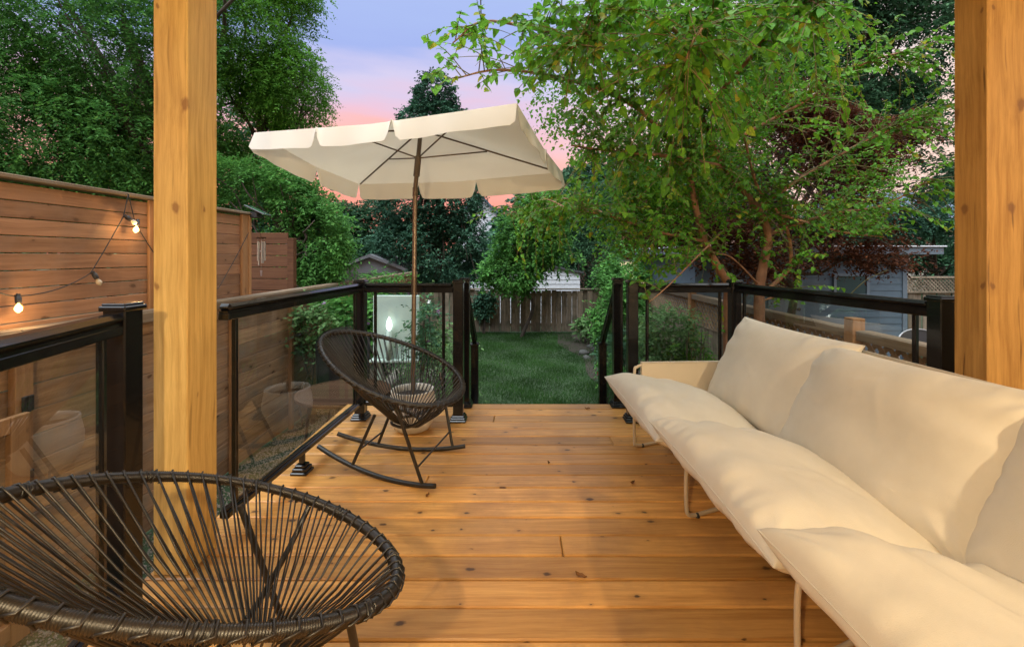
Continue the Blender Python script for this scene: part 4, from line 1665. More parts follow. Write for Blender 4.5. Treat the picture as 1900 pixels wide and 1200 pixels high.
gs = thing('grey_shed', 'blue grey sided garden shed with flat roof behind the lattice fence', 'shed', (5, 9, GROUND))
SY = 8.0
x0, x1 = at(1290, 0, SY)[0], at(1680, 0, SY)[0]
g = MB()
g.box((x0, SY, GROUND), (x1, SY + 3.2, 1.26))
siding(g, x0, x1 - .07, SY - .001, GROUND, 1.26, .116)
obj('wall', g, M['greywall'], gs)
g = MB()
g.box((x1 - .068, SY - .03, GROUND), (x1 + .012, SY - .0005, 1.26), .003)
obj('corner_board', g, M['greytrim'], gs)
g = MB()
g.box((x0 - .2, SY - .30, 1.275), (x1 + .40, SY + 3.4, 1.40), .006)
rfo = obj('roof', g, M['greytrim'], gs)
g = MB()
g.box((x0 - .22, SY - .33, 1.403), (x1 + .43, SY + 3.42, 1.425), .004)
obj('flashing', g, M['whitewall'], rfo)
wa, wb = at(1548, 545, SY), at(1604, 512, SY)
window(gs, wa[0], wb[0], SY - .01, wa[2], wb[2], M['greytrim'], M['pane'], .045, False)
g = MB()
da, db = at(1424, 0, SY)[0], at(1488, 0, SY)[0]
g.box((da, SY - .035, GROUND + .02), (db, SY - .014, .92), .004)
dro = obj('door', g, M['greytrim'], gs)
kb = at(1477, 573, SY)
g = MB()
g.tube([(kb[0], SY - .034, kb[2]), (kb[0], SY - .09, kb[2])], [.012, .03], 12)
obj('knob', g, M['charcoal'], dro)


def gable(root, x0, x1, y0, y1, z0, ze, zr, wm, rm, xr=None, ov=.15, side=None, wall=True, th=.08):
    xr = (x0 + x1) / 2 if xr is None else xr
    if wall:
        g = MB()
        g.prism([(x0, z0), (x1, z0), (x1, ze), (xr, zr), (x0, ze)], y0, y1, 1)
        if side:
            zz_ = z0
            while zz_ < zr - .05:
                zt = min(zz_ + side, zr)
                fr = lambda z: (x0 if z < ze else x0 + (xr - x0) * (z - ze) / (zr - ze), x1 if z < ze else x1 + (xr - x1) * (z - ze) / (zr - ze))
                a0, b0 = fr(zz_)
                a1, b1 = fr(zt)
                g.add([(a0, y0 - .018, zz_), (b0, y0 - .018, zz_), (b1, y0 - .003, zt), (a1, y0 - .003, zt), (a0, y0 - .003, zz_), (b0, y0 - .003, zz_)], [(0, 1, 2, 3), (0, 4, 5, 1)])
                zz_ += side
        obj('wall', g, wm, root)
    g = MB()
    sl0, sl1 = (zr - ze) / (xr - x0), (zr - ze) / (x1 - xr)
    e = .012
    g.prism([(x0 - ov, ze - ov * sl0 + e), (xr, zr + e), (x1 + ov, ze - ov * sl1 + e), (x1 + ov, ze - ov * sl1 + th), (xr, zr + th), (x0 - ov, ze - ov * sl0 + th)], y0 - ov, y1 + ov, 1)
    return obj('roof', g, rm, root)


sd = thing('small_shed', 'small grey resin shed with a low gable beyond the left corner of the garden', 'shed', (-4.2, 12.8, GROUND))
Y = 12.8
a, b = at(622, 503, Y), at(752, 503, Y)
gable(sd, a[0], b[0], Y, Y + 2, GROUND, a[2], at(0, 478, Y)[2], M['shedgrey'], M['shedgrey'], ov=.1, th=.10)
g = MB()
p, q = at(642, 506, Y), at(735, 506, Y)
m_ = (p[0] + q[0]) / 2
g.box((p[0], Y - .03, GROUND + .05), (m_ - .01, Y - .002, p[2]), .006)
g.box((m_ + .01, Y - .03, GROUND + .05), (q[0], Y - .002, p[2]), .006)
obj('door', g, M['shedbrown'], sd)
g = MB()
g.box((m_ - .06, Y - .05, .1), (m_ - .03, Y - .031, .35), .004)
obj('handle', g, M['charcoal'], sd)

ws = thing('white_shed', 'white clapboard shed with a low gable behind the back fence', 'shed', (.6, 13.5, GROUND))
Y = 13.5
a, b = at(925, 515, Y), at(1076, 508, Y)
gable(ws, a[0], b[0], Y, Y + 2.5, GROUND, b[2] + .02, at(0, 496, Y)[2], M['whitewall'], M['roofdark'], xr=at(1024, 0, Y)[0], ov=.1, side=.13, th=.06)

bh = thing('brick_house', 'red brick house with white framed windows half hidden by trees', 'house', (6.4, 22, GROUND))
Y = 22.
x0, x1 = at(1106, 0, Y)[0], at(1290, 0, Y)[0]
g = MB()
g.box((x0, Y, GROUND), (x1, Y + 8, 3.6))
obj('wall', g, M['brick'], bh)
g = MB()
g.prism([(Y - .4, 3.61), (Y + 8.4, 3.61), (Y + 8.4, 3.78), (Y + 4, 6.2), (Y - .4, 3.78)], x0 - .4, x1 + .4, 0)
obj('roof', g, M['roofblue'], bh)
g = MB()
g.box((x0 - .45, Y - .48, 3.58), (x1 + .45, Y - .402, 3.80))
obj('eave_board', g, M['whitewall'], bh)
for pxa, pxb in ((1143, 1166), (1215, 1240)):
    a, b = at(pxa, 428, Y), at(pxb, 392, Y)
    window(bh, a[0], b[0], Y, a[2], b[2], M['whitewall'], M['pane'], .10)
for pxa, pxb in ((1150, 1186), (1214, 1234)):  # glowing panes added in place of a bright pale wall behind the leaves
    a, b = at(pxa, 526, Y), at(pxb, 486, Y)
    window(bh, a[0], b[0], Y, a[2], b[2], M['whitewall'], M['glowpane'], .10)

wh = thing('white_house', 'white house glimpsed between the trees beneath the umbrella', 'house', (-2, 26, GROUND))
Y = 26.
a, b = at(850, 0, Y), at(930, 0, Y)
gable(wh, a[0], b[0], Y, Y + 6, GROUND, 3.4, 4.7, M['whitewall'], M['roofblue'], ov=.3, side=.2, th=.15)
a, b = at(872, 398, Y), at(896, 372, Y)
window(wh, a[0], b[0], Y, a[2], b[2], M['whitewall'], M['pane'], .12)

rh = thing('far_house', 'pale house with a blue grey roof far behind the shed', 'house', (22, 26, GROUND))
Y = 26.
a, b = at(1640, 0, Y), at(1840, 0, Y)
g = MB()
g.box((a[0], Y, GROUND), (b[0], Y + 8, at(0, 408, Y)[2]))
obj('wall', g, M['beigewall'], rh)
g = MB()
ez_ = at(0, 411, Y)[2]
g.prism([(Y - .4, ez_ + .02), (Y + 8.4, ez_ + .02), (Y + 8.4, ez_ + .2), (Y + 4, ez_ + 2.2), (Y - .4, ez_ + .2)], a[0] - .4, b[0] + .4, 0)
obj('roof', g, M['roofblue'], rh)
g = MB()
g.box((a[0] - .4, Y - .5, ez_ - .02), (b[0] + .4, Y - .402, ez_ + .2))
obj('gutter', g, M['whitewall'], rh)
a, b = at(1650, 470, Y), at(1690, 430, Y)
window(rh, a[0], b[0], Y, a[2], b[2], M['whitewall'], M['pane'], .12)


# ------------------------------------------------------------------ foliage
def unit(a):
    return a / (np.linalg.norm(a, axis=-1, keepdims=True) + 1e-9)


HEART = np.array([(0, 0, 0), (-.06, .20, .03), (.10, .40, .08), (.42, .38, .07), (.75, .20, .02), (1.0, 0, -.08), (.45, 0, -.015),
                  (-.06, -.20, .03), (.10, -.40, .08), (.42, -.38, .07), (.75, -.20, .02)])
HEART_F = [(0, 1, 2, 6), (2, 3, 4, 6), (4, 5, 10, 6), (6, 10, 9, 8), (6, 8, 7, 0)]
DIAM = np.array([(0, 0, 0), (.42, .5, .10), (1, 0, -.05), (.42, -.5, .10)])
DIAM_F = [(0, 1, 2, 3)]


def leaves(name, P, D, U, Ln, Wd, mat, parent=None, shape='diamond'):
    """one leaf-sized folded face per entry: base P, direction D, upper side U"""
    T, TF = (HEART, HEART_F) if shape == 'heart' else (DIAM, DIAM_F)
    D = unit(D)
    S_ = unit(np.cross(D, U))
    N_ = np.cross(S_, D)
    n = len(P)
    V = (P[:, None] + D[:, None] * (T[None, :, 0:1] * Ln[:, None, None]) + S_[:, None] * (T[None, :, 1:2] * Wd[:, None, None])
         + N_[:, None] * (T[None, :, 2:3] * Wd[:, None, None])).reshape(-1, 3)
    fl = (np.arange(n)[:, None, None] * len(T) + np.array(TF)[None]).reshape(-1, 4)
    return rawmesh(name, V, fl, 4, mat, parent)


def clump(P, fq, seed):
    r = np.random.default_rng(seed)
    s = np.zeros(len(P))
    for _ in range(7):
        k = r.normal(0, fq, 3)
        s += np.sin(P @ k + r.uniform(0, 6.3))
    return s / 2.6


def ell(px, py, Y, rx, ry, rd):
    """part of a crown: centre and radii as they measure in the photograph"""
    return at(px, py, Y), np.array([rx * Y / F, rd, ry * Y / F])


def crown(root, ells, nspray, k, lnh, wr, slen, mat, droop_=.35, fq=1.6, gap=-.15, seed=1, reject=None, name='crown', shell=.55, shape='diamond', flat=0.0):
    r = np.random.default_rng(seed)
    vol = np.array([np.prod(e[1]) ** (2 / 3) for e in ells])
    cnt = r.multinomial(int(nspray * 1.7), vol / vol.sum())
    C, O = [], []
    for (c, ra), m in zip(ells, cnt):
        d = unit(r.normal(size=(m, 3)))
        rad = shell + (1 - shell) * r.random(m) ** .6
        rad[r.random(m) < .12] *= 1.12
        C.append(c + d * ra * rad[:, None])
        O.append(unit(d / ra))
    C, O = np.concatenate(C), np.concatenate(O)
    cl = clump(C, fq, seed + 5)
    keep = cl > gap - .9 * r.random(len(C)) ** 2
    if reject is not None:
        keep &= ~reject(C)
    C, O = C[keep][:nspray], O[keep][:nspray]
    n = len(C)
    d = unit(O * .7 + r.normal(0, .55, (n, 3)) + np.array([0, 0, -droop_]))
    if flat:
        d[:, 2] *= (1 - flat)
        d = unit(d)
    sl_ = slen * r.uniform(.6, 1.4, n)
    side = unit(np.cross(d, np.array([0, 0, 1.]) + r.normal(0, .25, (n, 3))))
    t = (np.arange(k) + .5) / k
    sg = np.where(np.arange(k) % 2, 1., -1.)
    pos = C[:, None] + d[:, None] * (sl_[:, None, None] * t[None, :, None]) + np.array([0, 0, -1.]) * (droop_ * sl_[:, None, None] * t[None, :, None] ** 2)
    pos = pos + r.normal(0, .012, pos.shape)
    ld = d[:, None] * .55 + side[:, None] * sg[None, :, None] * .9 + r.normal(0, .28, (n, k, 3)) + np.array([0, 0, -droop_ * .6])
    up = np.array([0, 0, 1.]) + r.normal(0, .38, (n, k, 3))
    up = np.broadcast_to(up, ld.shape)
    ln_ = lnh * r.uniform(.65, 1.3, (n, k))
    P_, D_, U_, L_ = pos.reshape(-1, 3), ld.reshape(-1, 3), up.reshape(-1, 3), ln_.ravel()
    if reject is not None:
        kk = ~reject(P_ + unit(D_) * L_[:, None] * .6)
        P_, D_, U_, L_ = P_[kk], D_[kk], U_[kk], L_[kk]
    return leaves(name, P_, D_, U_, L_, L_ * wr, mat, root, shape)


def wob(p, q, n, amp, r):
    t = np.linspace(0, 1, n)[:, None]
    o = p + (q - p) * t
    o[1:-1] += r.normal(0, amp, (n - 2, 3))
    return smooth_path(o, 4)


def tree(name, label, cat, base, ells, trunk_r, top, nspray, k, ln_, wr, slen, mat, group=None, seed=1, bark='trunk', limbs=True, **kw):
    base = np.array([*base[:2], GROUND])
    t_ = thing(name, label, cat, base, group)
    r = np.random.default_rng(seed + 99)
    g = MB()
    P_ = wob(base, np.asarray(top, float), 5, .08, r)
    g.tube(P_, np.linspace(trunk_r, trunk_r * .5, len(P_)), 9)
    tr_ = obj('trunk', g, M[bark], t_)
    if limbs:
        g = MB()
        for c, ra in ells:
            s0 = P_[int(len(P_) * r.uniform(.45, .95)) - 1]
            for _ in range(3):
                tip = c + ra * unit(r.normal(size=3)) * .75
                Q = wob(s0, tip, 5, .10, r)
                g.tube(Q, np.linspace(trunk_r * .38, .008, len(Q)), 6)
        obj('limb', g, M[bark], tr_)
    crown(t_, ells, nspray, k, ln_, wr, slen, mat, seed=seed, **kw)
    return t_


# big ash leaning over the left fence
tree('ash_tree', 'tall dense green tree leaning over the cedar screen on the left', 'tree', (-5.2, 8.2),
     [ell(60, 60, 7.2, 230, 190, 1.4), ell(270, 110, 7.6, 180, 190, 1.4), ell(120, 270, 6.8, 200, 130, 1.2), ell(60, 265, 7.6, 190, 70, .9), ell(200, 330, 7.8, 200, 70, .9), ell(-120, 180, 6.5, 200, 260, 1.5),
      ell(310, 300, 8.0, 160, 120, 1.2), ell(400, -120, 7.6, 200, 130, 1.5), ell(100, -160, 7.2, 300, 130, 1.6)],
     .17, at(230, 40, 7.8), 12500, 18, .060, .42, .34, M['ash'], seed=3, droop_=.42, gap=-.35)
tree('ash_tree', 'feathery green tree with light put into its leaf colour, behind the left porch post', 'tree', (-4.6, 9.6),
     [ell(470, 60, 8.6, 100, 130, 1.0), ell(540, 160, 8.6, 62, 75, .7), ell(450, 190, 8.6, 90, 110, .9), ell(500, -40, 8.6, 85, 80, .9), ell(440, 300, 8.8, 85, 100, .9), ell(555, 195, 8.5, 34, 26, .4),
      ell(520, 265, 8.7, 40, 34, .5)],
     .11, at(470, 100, 8.7), 5200, 18, .058, .42, .32, M['ashlit'], seed=4, droop_=.38, gap=-.4)
tree('leafy_tree', 'low drooping green tree hanging over the dark fence by the wind chime', 'tree', (-3.9, 7.4),
     [ell(560, 440, 6.6, 75, 70, .7), ell(500, 370, 6.9, 75, 60, .7), ell(588, 470, 6.9, 45, 42, .5), ell(440, 350, 7.0, 60, 50, .6), ell(560, 375, 7.2, 50, 32, .5), ell(570, 505, 6.6, 45, 30, .5)],
     .06, at(540, 400, 6.9), 2300, 14, .058, .5, .26, M['midleaf'], seed=5, droop_=.35, gap=-.3)
tree('leafy_tree', 'dark green tree against the pink sky above the small grey shed', 'tree', (-4.8, 16.5),
     [ell(660, 425, 15, 48, 40, .8), ell(615, 405, 15, 40, 32, .7), ell(700, 405, 15.5, 34, 38, .7), ell(650, 470, 14.6, 65, 30, .9), ell(720, 455, 14.6, 45, 45, .8), ell(600, 460, 15, 50, 40, .8)],
     .09, at(660, 410, 15), 1900, 12, .11, .5, .36, M['darkleaf'], seed=6, gap=-.5)
# ivy-clad spruce in the middle
tree('spruce', 'tall blue green ivy covered spruce rising behind the umbrella', 'tree', (-2.6, 14.6),
     [ell(808, 180, 14, 36, 42, .55), ell(805, 230, 14, 62, 45, .8), ell(800, 300, 14, 82, 60, 1.0), ell(800, 380, 14, 95, 70, 1.2), ell(800, 460, 13.8, 105, 70, 1.2),
      ell(745, 235, 14, 22, 20, .3), ell(770, 190, 14, 14, 22, .3), ell(865, 215, 14, 24, 16, .3), ell(870, 460, 13.6, 55, 70, .8), ell(845, 515, 13.4, 85, 40, .7), ell(735, 480, 13.6, 50, 50, .8)],
     .16, at(806, 170, 14), 7500, 12, .082, .62, .22, M['conifer'], seed=8, droop_=.3, gap=-.45, fq=2.0, shell=.7)
tree('garden_tree', 'slender leafy tree growing in front of the back fence', 'tree', (.03, 11.2),
     [ell(985, 440, 10.8, 62, 52, .6), ell(955, 490, 10.8, 50, 42, .5), ell(1010, 395, 10.9, 45, 42, .5), ell(940, 508, 10.6, 45, 20, .4), ell(1030, 470, 10.9, 45, 40, .5), ell(975, 525, 10.6, 42, 18, .4), ell(1015, 345, 11, 46, 28, .5)],
     .045, at(985, 440, 10.9), 1750, 12, .085, .6, .26, M['midleaf'], seed=9, gap=-.3)
tree('cedar_tree', 'dense feathery cedar between the white shed and the brick house', 'tree', (2.3, 15),
     [ell(1090, 470, 14.5, 50, 70, .8), ell(1105, 400, 14.8, 38, 60, .7), ell(1060, 430, 15, 45, 70, .8), ell(1085, 520, 14.2, 62, 32, .8), ell(1040, 380, 15.5, 40, 50, .8)],
     .09, at(1090, 380, 14.6), 2600, 12, .085, .4, .24, M['darkleaf'], seed=10, gap=-.5, shell=.65)
tree('maple_tree', 'dark green tree high behind the red leaved maple', 'tree', (9.0, 13.5),
     [ell(1640, 90, 12, 110, 120, 1.5), ell(1560, 30, 12, 110, 90, 1.4), ell(1700, 220, 12, 75, 80, 1.0), ell(1600, 210, 12, 90, 80, 1.1), ell(1690, -20, 12, 120, 70, 1.2), ell(1540, 300, 12.2, 90, 70, 1.0), ell(1440, 60, 12.4, 90, 100, 1.0), ell(1720, 330, 12.4, 40, 45, .8), ell(1330, 150, 12.6, 130, 110, 1.0), ell(1215, 70, 12.8, 110, 90, 1.0), ell(1450, 210, 12.5, 100, 80, 1.0), ell(1120, 20, 12.8, 70, 60, .8)],
     .2, at(1610, 60, 12.3), 7600, 12, .10, .5, .36, M['darkleaf'], seed=11, gap=-.35)
tree('young_tree', 'thin blue green tree beside the far pale house', 'tree', (11.2, 12),
     [ell(1740, 450, 11, 38, 70, .7), ell(1700, 420, 11, 45, 40, .6), ell(1640, 415, 11.2, 55, 35, .6), ell(1745, 490, 10.8, 45, 30, .6)],
     .06, at(1730, 420, 11.2), 1300, 12, .075, .5, .28, M['conifer'], seed=12, gap=-.2)
# red japanese maple
tree('red_maple', 'dark red leaved maple spreading in front of the blue grey shed', 'tree', (4.3, 6.9),
     [ell(1430, 190, 6.6, 80, 34, .6), ell(1390, 270, 6.6, 110, 45, .7), ell(1520, 260, 6.5, 100, 50, .7), ell(1580, 300, 6.5, 90, 30, .6), ell(1500, 350, 6.5, 130, 38, .7), ell(1650, 250, 6.6, 70, 22, .5),
      ell(1540, 390, 6.4, 130, 34, .6), ell(1600, 440, 6.3, 95, 18, .5), ell(1650, 480, 6.2, 70, 16, .4), ell(1450, 440, 6.4, 120, 28, .6), ell(1350, 420, 6.6, 90, 36, .6), ell(1250, 370, 6.8, 70, 22, .5), ell(1220, 430, 6.8, 60, 16, .5),
      ell(1400, 505, 6.3, 60, 22, .4), ell(1600, 475, 6.2, 100, 18, .4), ell(1450, 485, 6.3, 90, 24, .4), ell(1480, 220, 6.6, 90, 40, .5), ell(1330, 480, 6.4, 70, 30, .4)],
     .07, at(1450, 330, 6.6), 5600, 14, .048, .5, .20, M['red'], seed=13, droop_=.18, gap=-.3, flat=.45, shell=.2)
# trees far behind, closing the view
far_spots = [(3.5, 20, 1150, 335, 110, 45, 'darkleaf', 'far tree standing right of the umbrella behind the mulberry'),
             (-5, 22, 740, 470, 150, 42, 'darkleaf', 'long low far tree behind the spruce and the small shed'),
             (-15, 19, 120, 330, 300, 150, 'darkleaf', 'broad far tree closing the gaps of the ash above the cedar screen'),
             (-9.5, 20, 480, 330, 120, 150, 'darkleaf', 'far dark tree seen through the gaps of the left trees'),
             (-4, 24, 560, 470, 100, 60, 'darkleaf', 'low far tree on the skyline behind the small grey shed'),
             (1.2, 23, 990, 420, 70, 60, 'conifer', 'blue green far tree left of the brick house'),
             (3.2, 30, 1080, 370, 60, 60, 'darkleaf', 'far tree standing behind the brick house gable'),
             (10.5, 24, 1340, 470, 140, 60, 'darkleaf', 'far tree between the brick house and the shed'),
             (17, 22, 1560, 430, 130, 50, 'conifer', 'far tree behind the shed roof'),
             (20, 20, 1790, 420, 60, 130, 'darkleaf', 'far tree partly hidden by the orange pine post'),
             (-16, 18, 180, 420, 260, 110, 'darkleaf', 'far tree low behind the cedar screen'),
             (9, 20, 1330, 340, 100, 70, 'darkleaf', 'far tree behind the top of the mulberry')]
for i, (bx, by, px, py, rx, ry, mt, lab) in enumerate(far_spots):
    tree('far_tree', lab, 'tree', (at(px, 0, by)[0], by + .6),
         [ell(px, py, by, rx, ry, 1.5), ell(px - rx * .5, py + ry * .5, by, rx * .7, ry * .7, 1.4), ell(px + rx * .5, py + ry * .45, by, rx * .7, ry * .7, 1.4), ell(px, py + ry, by, rx, ry * .7, 1.5)],
         .14, at(px, py, by), 1500, 10, .0105 * by, .6, .5, M[mt], 'trees beyond the garden', seed=40 + i, gap=-.6, limbs=False)


# mulberry at the deck corner ---------------------------------------------------------------
mu = thing('mulberry_tree', 'orange barked mulberry spreading bright green leaves over the sofa corner', 'tree', (*at(1380, 0, 4.4)[:2], GROUND))
rm = np.random.default_rng(77)
LB = []


def limb(pts, r0, r1, par, nm='limb'):
    P_ = smooth_path([at(*p) for p in pts], 8)
    r_ = np.linspace(r0, r1, len(P_)) * (1 + .06 * np.sin(np.arange(len(P_)) * 1.7))
    g = MB()
    g.tube(P_, r_, 9)
    LB.append(P_)
    return obj(nm, g, M['trunk_or'], par)


t1 = limb([(1352, 860, 4.4), (1351, 700, 4.4), (1351, 560, 4.4), (1350, 527, 4.4), (1334, 498, 4.4), (1308, 448, 4.35), (1290, 380, 4.3), (1278, 300, 4.2), (1268, 200, 4.0), (1290, 90, 3.7), (1335, 10, 3.4)], .052, .014, mu, 'trunk')
t2 = limb([(1411, 860, 4.3), (1411, 700, 4.3), (1409, 600, 4.3), (1410, 530, 4.3), (1419, 480, 4.3), (1425, 435, 4.3), (1405, 385, 4.2), (1345, 310, 4.1), (1300, 210, 4.0), (1275, 120, 3.8), (1260, 40, 3.6)], .060, .012, mu, 'trunk')
for pts, r0, r1, par in (
        ([(1428, 535, 4.32), (1455, 508, 4.34), (1467, 490, 4.34), (1464, 440, 4.3), (1446, 398, 4.25), (1405, 345, 4.1), (1380, 250, 3.9)], .022, .010, t2),
        ([(1345, 310, 4.1), (1240, 290, 3.8), (1130, 280, 3.5), (1060, 270, 3.3)], .022, .006, t1),
        ([(1278, 300, 4.2), (1180, 200, 3.7), (1060, 150, 3.3), (930, 130, 3.0), (830, 150, 2.9)], .022, .004, t1),
        ([(1268, 200, 4.0), (1160, 90, 3.4), (1020, 60, 3.0), (900, 40, 2.8), (840, 80, 2.75)], .02, .004, t1),
        ([(1290, 90, 3.7), (1200, 20, 3.0), (1120, 40, 2.5), (1060, 90, 2.3)], .018, .004, t1),
        ([(1335, 10, 3.4), (1330, 20, 2.7), (1290, 70, 2.25), (1270, 120, 2.1)], .014, .004, t1),
        ([(1300, 210, 4.0), (1390, 110, 3.6), (1440, 40, 3.1), (1470, -10, 2.7), (1520, 10, 2.4)], .02, .004, t2),
        ([(1425, 435, 4.3), (1530, 400, 4.2), (1640, 380, 4.1), (1730, 330, 4.0)], .018, .004, t2),
        ([(1405, 385, 4.2), (1520, 310, 4.1), (1630, 250, 4.0), (1720, 220, 3.9)], .02, .004, t2),
        ([(1446, 398, 4.25), (1560, 430, 4.1), (1640, 440, 4.0)], .014, .004, t2),
        ([(1380, 250, 3.9), (1490, 190, 3.8), (1600, 120, 3.7), (1700, 90, 3.6)], .016, .004, t2),
        ([(1308, 448, 4.35), (1220, 430, 4.0), (1130, 400, 3.8), (1060, 390, 3.7)], .016, .004, t1),
        ([(1345, 425, 4.3), (1290, 480, 3.7), (1240, 530, 3.3), (1205, 560, 3.15)], .008, .003, t1),
        ([(1409, 560, 4.3), (1480, 540, 4.2), (1560, 560, 4.1), (1610, 570, 4.0)], .010, .003, t2),
        ([(1410, 530, 4.3), (1360, 480, 4.1), (1330, 470, 4.0)], .010, .003, t2),
        ([(1130, 400, 3.8), (1060, 370, 4.3), (1000, 375, 4.6), (940, 400, 4.7)], .008, .003, t1),
        ([(1060, 390, 3.7), (1010, 370, 4.2), (985, 395, 4.5)], .007, .003, t1)):
    limb(pts, r0, r1, par)


def proj(P_):
    return PX + F * P_[:, 0] / P_[:, 1], PY - F * (P_[:, 2] - EYE) / P_[:, 1]


def mul_reject(P_):
    # keeps the umbrella's own airspace, the deck, the porch post and the open evening sky free of twigs
    x, y = proj(P_)
    a_ = (x < 1060) & (y > 175 + .03 * (1060 - x)) & (x < 1050 - (345 - y) * .05) & (P_[:, 1] < 4.4) & (y < 365)
    left = (x < 765) | ((x < 955) & (np.sin(P_[:, 0] * 23) + np.sin(P_[:, 2] * 19 + 2) < -.1))
    low = (P_[:, 2] < .95) & (P_[:, 0] < 1.9)
    sky_ = (y > 110) & (x < 860) & (P_[:, 2] > 0)
    near = P_[:, 1] < 1.95
    return a_ | left | low | near | (P_[:, 0] > 4.2) | (x < 700) | (sky_ & (y > 205)) | ((x > 1500) & (y > 580)) | ((y > 430) & (x < 1170) & (P_[:, 1] < 4))


def thin(P_):
    x, y = proj(P_)
    return ((y > 410) & (x > 1285) & (x < 1490)) | ((x > 1540) & (y > 440)) | ((y > 470) & (x > 1230))


tw = MB()
Ps, Ds, Us, Ls = [], [], [], []
for li, P_ in enumerate(LB):
    seg = np.linalg.norm(np.diff(P_, axis=0), axis=1)
    Ltot = seg.sum()
    st_ = .33 if li < 2 else .10
    nt_ = int(Ltot * (52 if li < 2 else 60))
    for _ in range(nt_):
        s = rm.uniform(st_, 1)
        i = min(int(s * (len(P_) - 1)), len(P_) - 2)
        p = P_[i] + (P_[i + 1] - P_[i]) * rm.random()
        along = unit((P_[i + 1] - P_[i])[None])[0]
        d = unit((along * .5 + rm.normal(0, .75, 3) + np.array([0, -.10, .05]))[None])[0]
        ln_ = rm.uniform(.22, .62)
        q = p + d * ln_ + np.array([0, 0, -.22 * ln_])
        md = (p + q) / 2 + np.array([0, 0, .09 * ln_])
        if mul_reject(np.array([q, md])).any() or (thin(q[None])[0] and rm.random() < .9):
            continue
        tp = smooth_path([p, md, q], 4)
        tw.tube(tp, np.linspace(.0042, .0016, len(tp)), 4, False, False)
        if p[0] > 1.9 and rm.random() < .3:
            continue
        kk = int(ln_ / .026)
        big_ = 1.15 if p[1] < 3.0 else 1.0
        for j in range(kk):
            f = (j + .8) / kk
            b_ = tp[min(int(f * (len(tp) - 1)), len(tp) - 2)]
            b2 = tp[min(int(f * (len(tp) - 1)) + 1, len(tp) - 1)]
            dd_ = unit((b2 - b_)[None])[0]
            sdv = unit(np.cross(dd_, (0, 0, 1.))[None])[0] * (1 if j % 2 else -1)
            Ps.append(b_ + (b2 - b_) * rm.random())
            Ds.append(dd_ * .5 + sdv * .75 + rm.normal(0, .28, 3) + np.array([0, 0, -.55]))
            Us.append(np.array([0, -.15, 1.]) + rm.normal(0, .4, 3))
            Ls.append(rm.uniform(.026, .058) * big_)
obj('twigs', tw, M['twig'], t1)
Ps, Ds, Us, Ls = map(np.array, (Ps, Ds, Us, Ls))
kp = ~mul_reject(Ps + unit(Ds) * Ls[:, None] * .7)
print('mulberry leaves', kp.sum())
leaves('crown', Ps[kp], Ds[kp], Us[kp], Ls[kp], Ls[kp] * .95, M['mulberry'], mu, 'heart')


crown(mu, [ell(1240, 250, 4.9, 180, 170, .6), ell(1400, 330, 4.9, 150, 120, .6), ell(1120, 150, 4.6, 140, 110, .5), ell(1350, 90, 4.7, 230, 110, .6), ell(1590, 340, 4.9, 130, 85, .5), ell(1240, 400, 4.9, 150, 70, .5), ell(1190, 300, 4.9, 120, 60, .5)],
      3100, 9, .038, .8, .24, M['mulberry'], droop_=.35, fq=2.4, gap=.15, seed=55, reject=lambda P_: mul_reject(P_) | thin(P_), name='crown', shell=.3, shape='heart')


# ------------------------------------------------------------------ garden plants
def bush(name, label, cat, c, ra, nspray, k, ln_, wr, slen, mat, seed, group=None, flowers=None, **kw):
    c, ra = np.asarray(c, float), np.asarray(ra, float)
    t_ = thing(name, label, cat, (c[0], c[1], GROUND), group)
    r = np.random.default_rng(seed)
    g = MB()
    for _ in range(7):
        tip = c + ra * unit(r.normal(size=3)) * .7
        Q = wob(np.array([c[0] + r.normal(0, .05), c[1] + r.normal(0, .05), GROUND]), tip, 4, .03, r)
        g.tube(Q, np.linspace(.010, .003, len(Q)), 5)
    obj('stem', g, M['trunk'], t_)
    crown(t_, [(c, ra)], nspray, k, ln_, wr, slen, mat, seed=seed, name='foliage', shell=.25, **kw)
    if flowers:
        for fi in range(flowers[1]):
            for _ in range(60):
                d = unit(r.normal(size=3)[None])[0]
                if d[1] < .35:
                    break
            p = c + ra * d * r.uniform(.85, 1.05)
            an = np.arange(5) / 5 * 2 * np.pi + r.uniform(0, 6)
            ax_ = unit((d + np.array([0, -.6, .1]))[None])[0]
            u_ = unit(np.cross(ax_, (0, 0, 1.))[None])[0]
            v_ = np.cross(ax_, u_)
            D_ = np.cos(an)[:, None] * u_ + np.sin(an)[:, None] * v_ + ax_ * .35
            leaves('flower', np.repeat(p[None], 5, 0), D_, np.repeat(ax_[None], 5, 0), np.full(5, flowers[2]), np.full(5, flowers[2] * .95), M[flowers[0]], t_)
    return t_


def B_(px, py, Y, rx, ry, rd):
    return ell(px, py, Y, rx, ry, rd)


bush('flowering_shrub', 'tall leafy shrub with mauve flowers left of the corner railing post', 'shrub', *B_(640, 600, 5.9, 62, 55, .4), 420, 10, .085, .62, .22, M['midleaf'], 201, 'shrubs in the beds', ('purple', 4, .05))
bush('flowering_shrub', 'dark shrub with mauve and white flowers behind the corner glass', 'shrub', *B_(740, 600, 6.6, 80, 62, .5), 520, 10, .075, .62, .22, M['darkleaf'], 202, 'shrubs in the beds', ('purple', 5, .05))
bush('flowering_shrub', 'pale shrub dotted with white flowers beside the stair post', 'shrub', *B_(815, 605, 7.2, 55, 62, .4), 420, 10, .07, .6, .22, M['paleleaf'], 203, 'shrubs in the beds', ('whitef', 7, .04))
bush('fern', 'low feathery fern on the bed edge near the stair post', 'fern', *B_(800, 670, 5.7, 50, 42, .3), 220, 16, .045, .35, .34, M['paleleaf'], 204, 'low plants on the bed edges', droop_=.6)
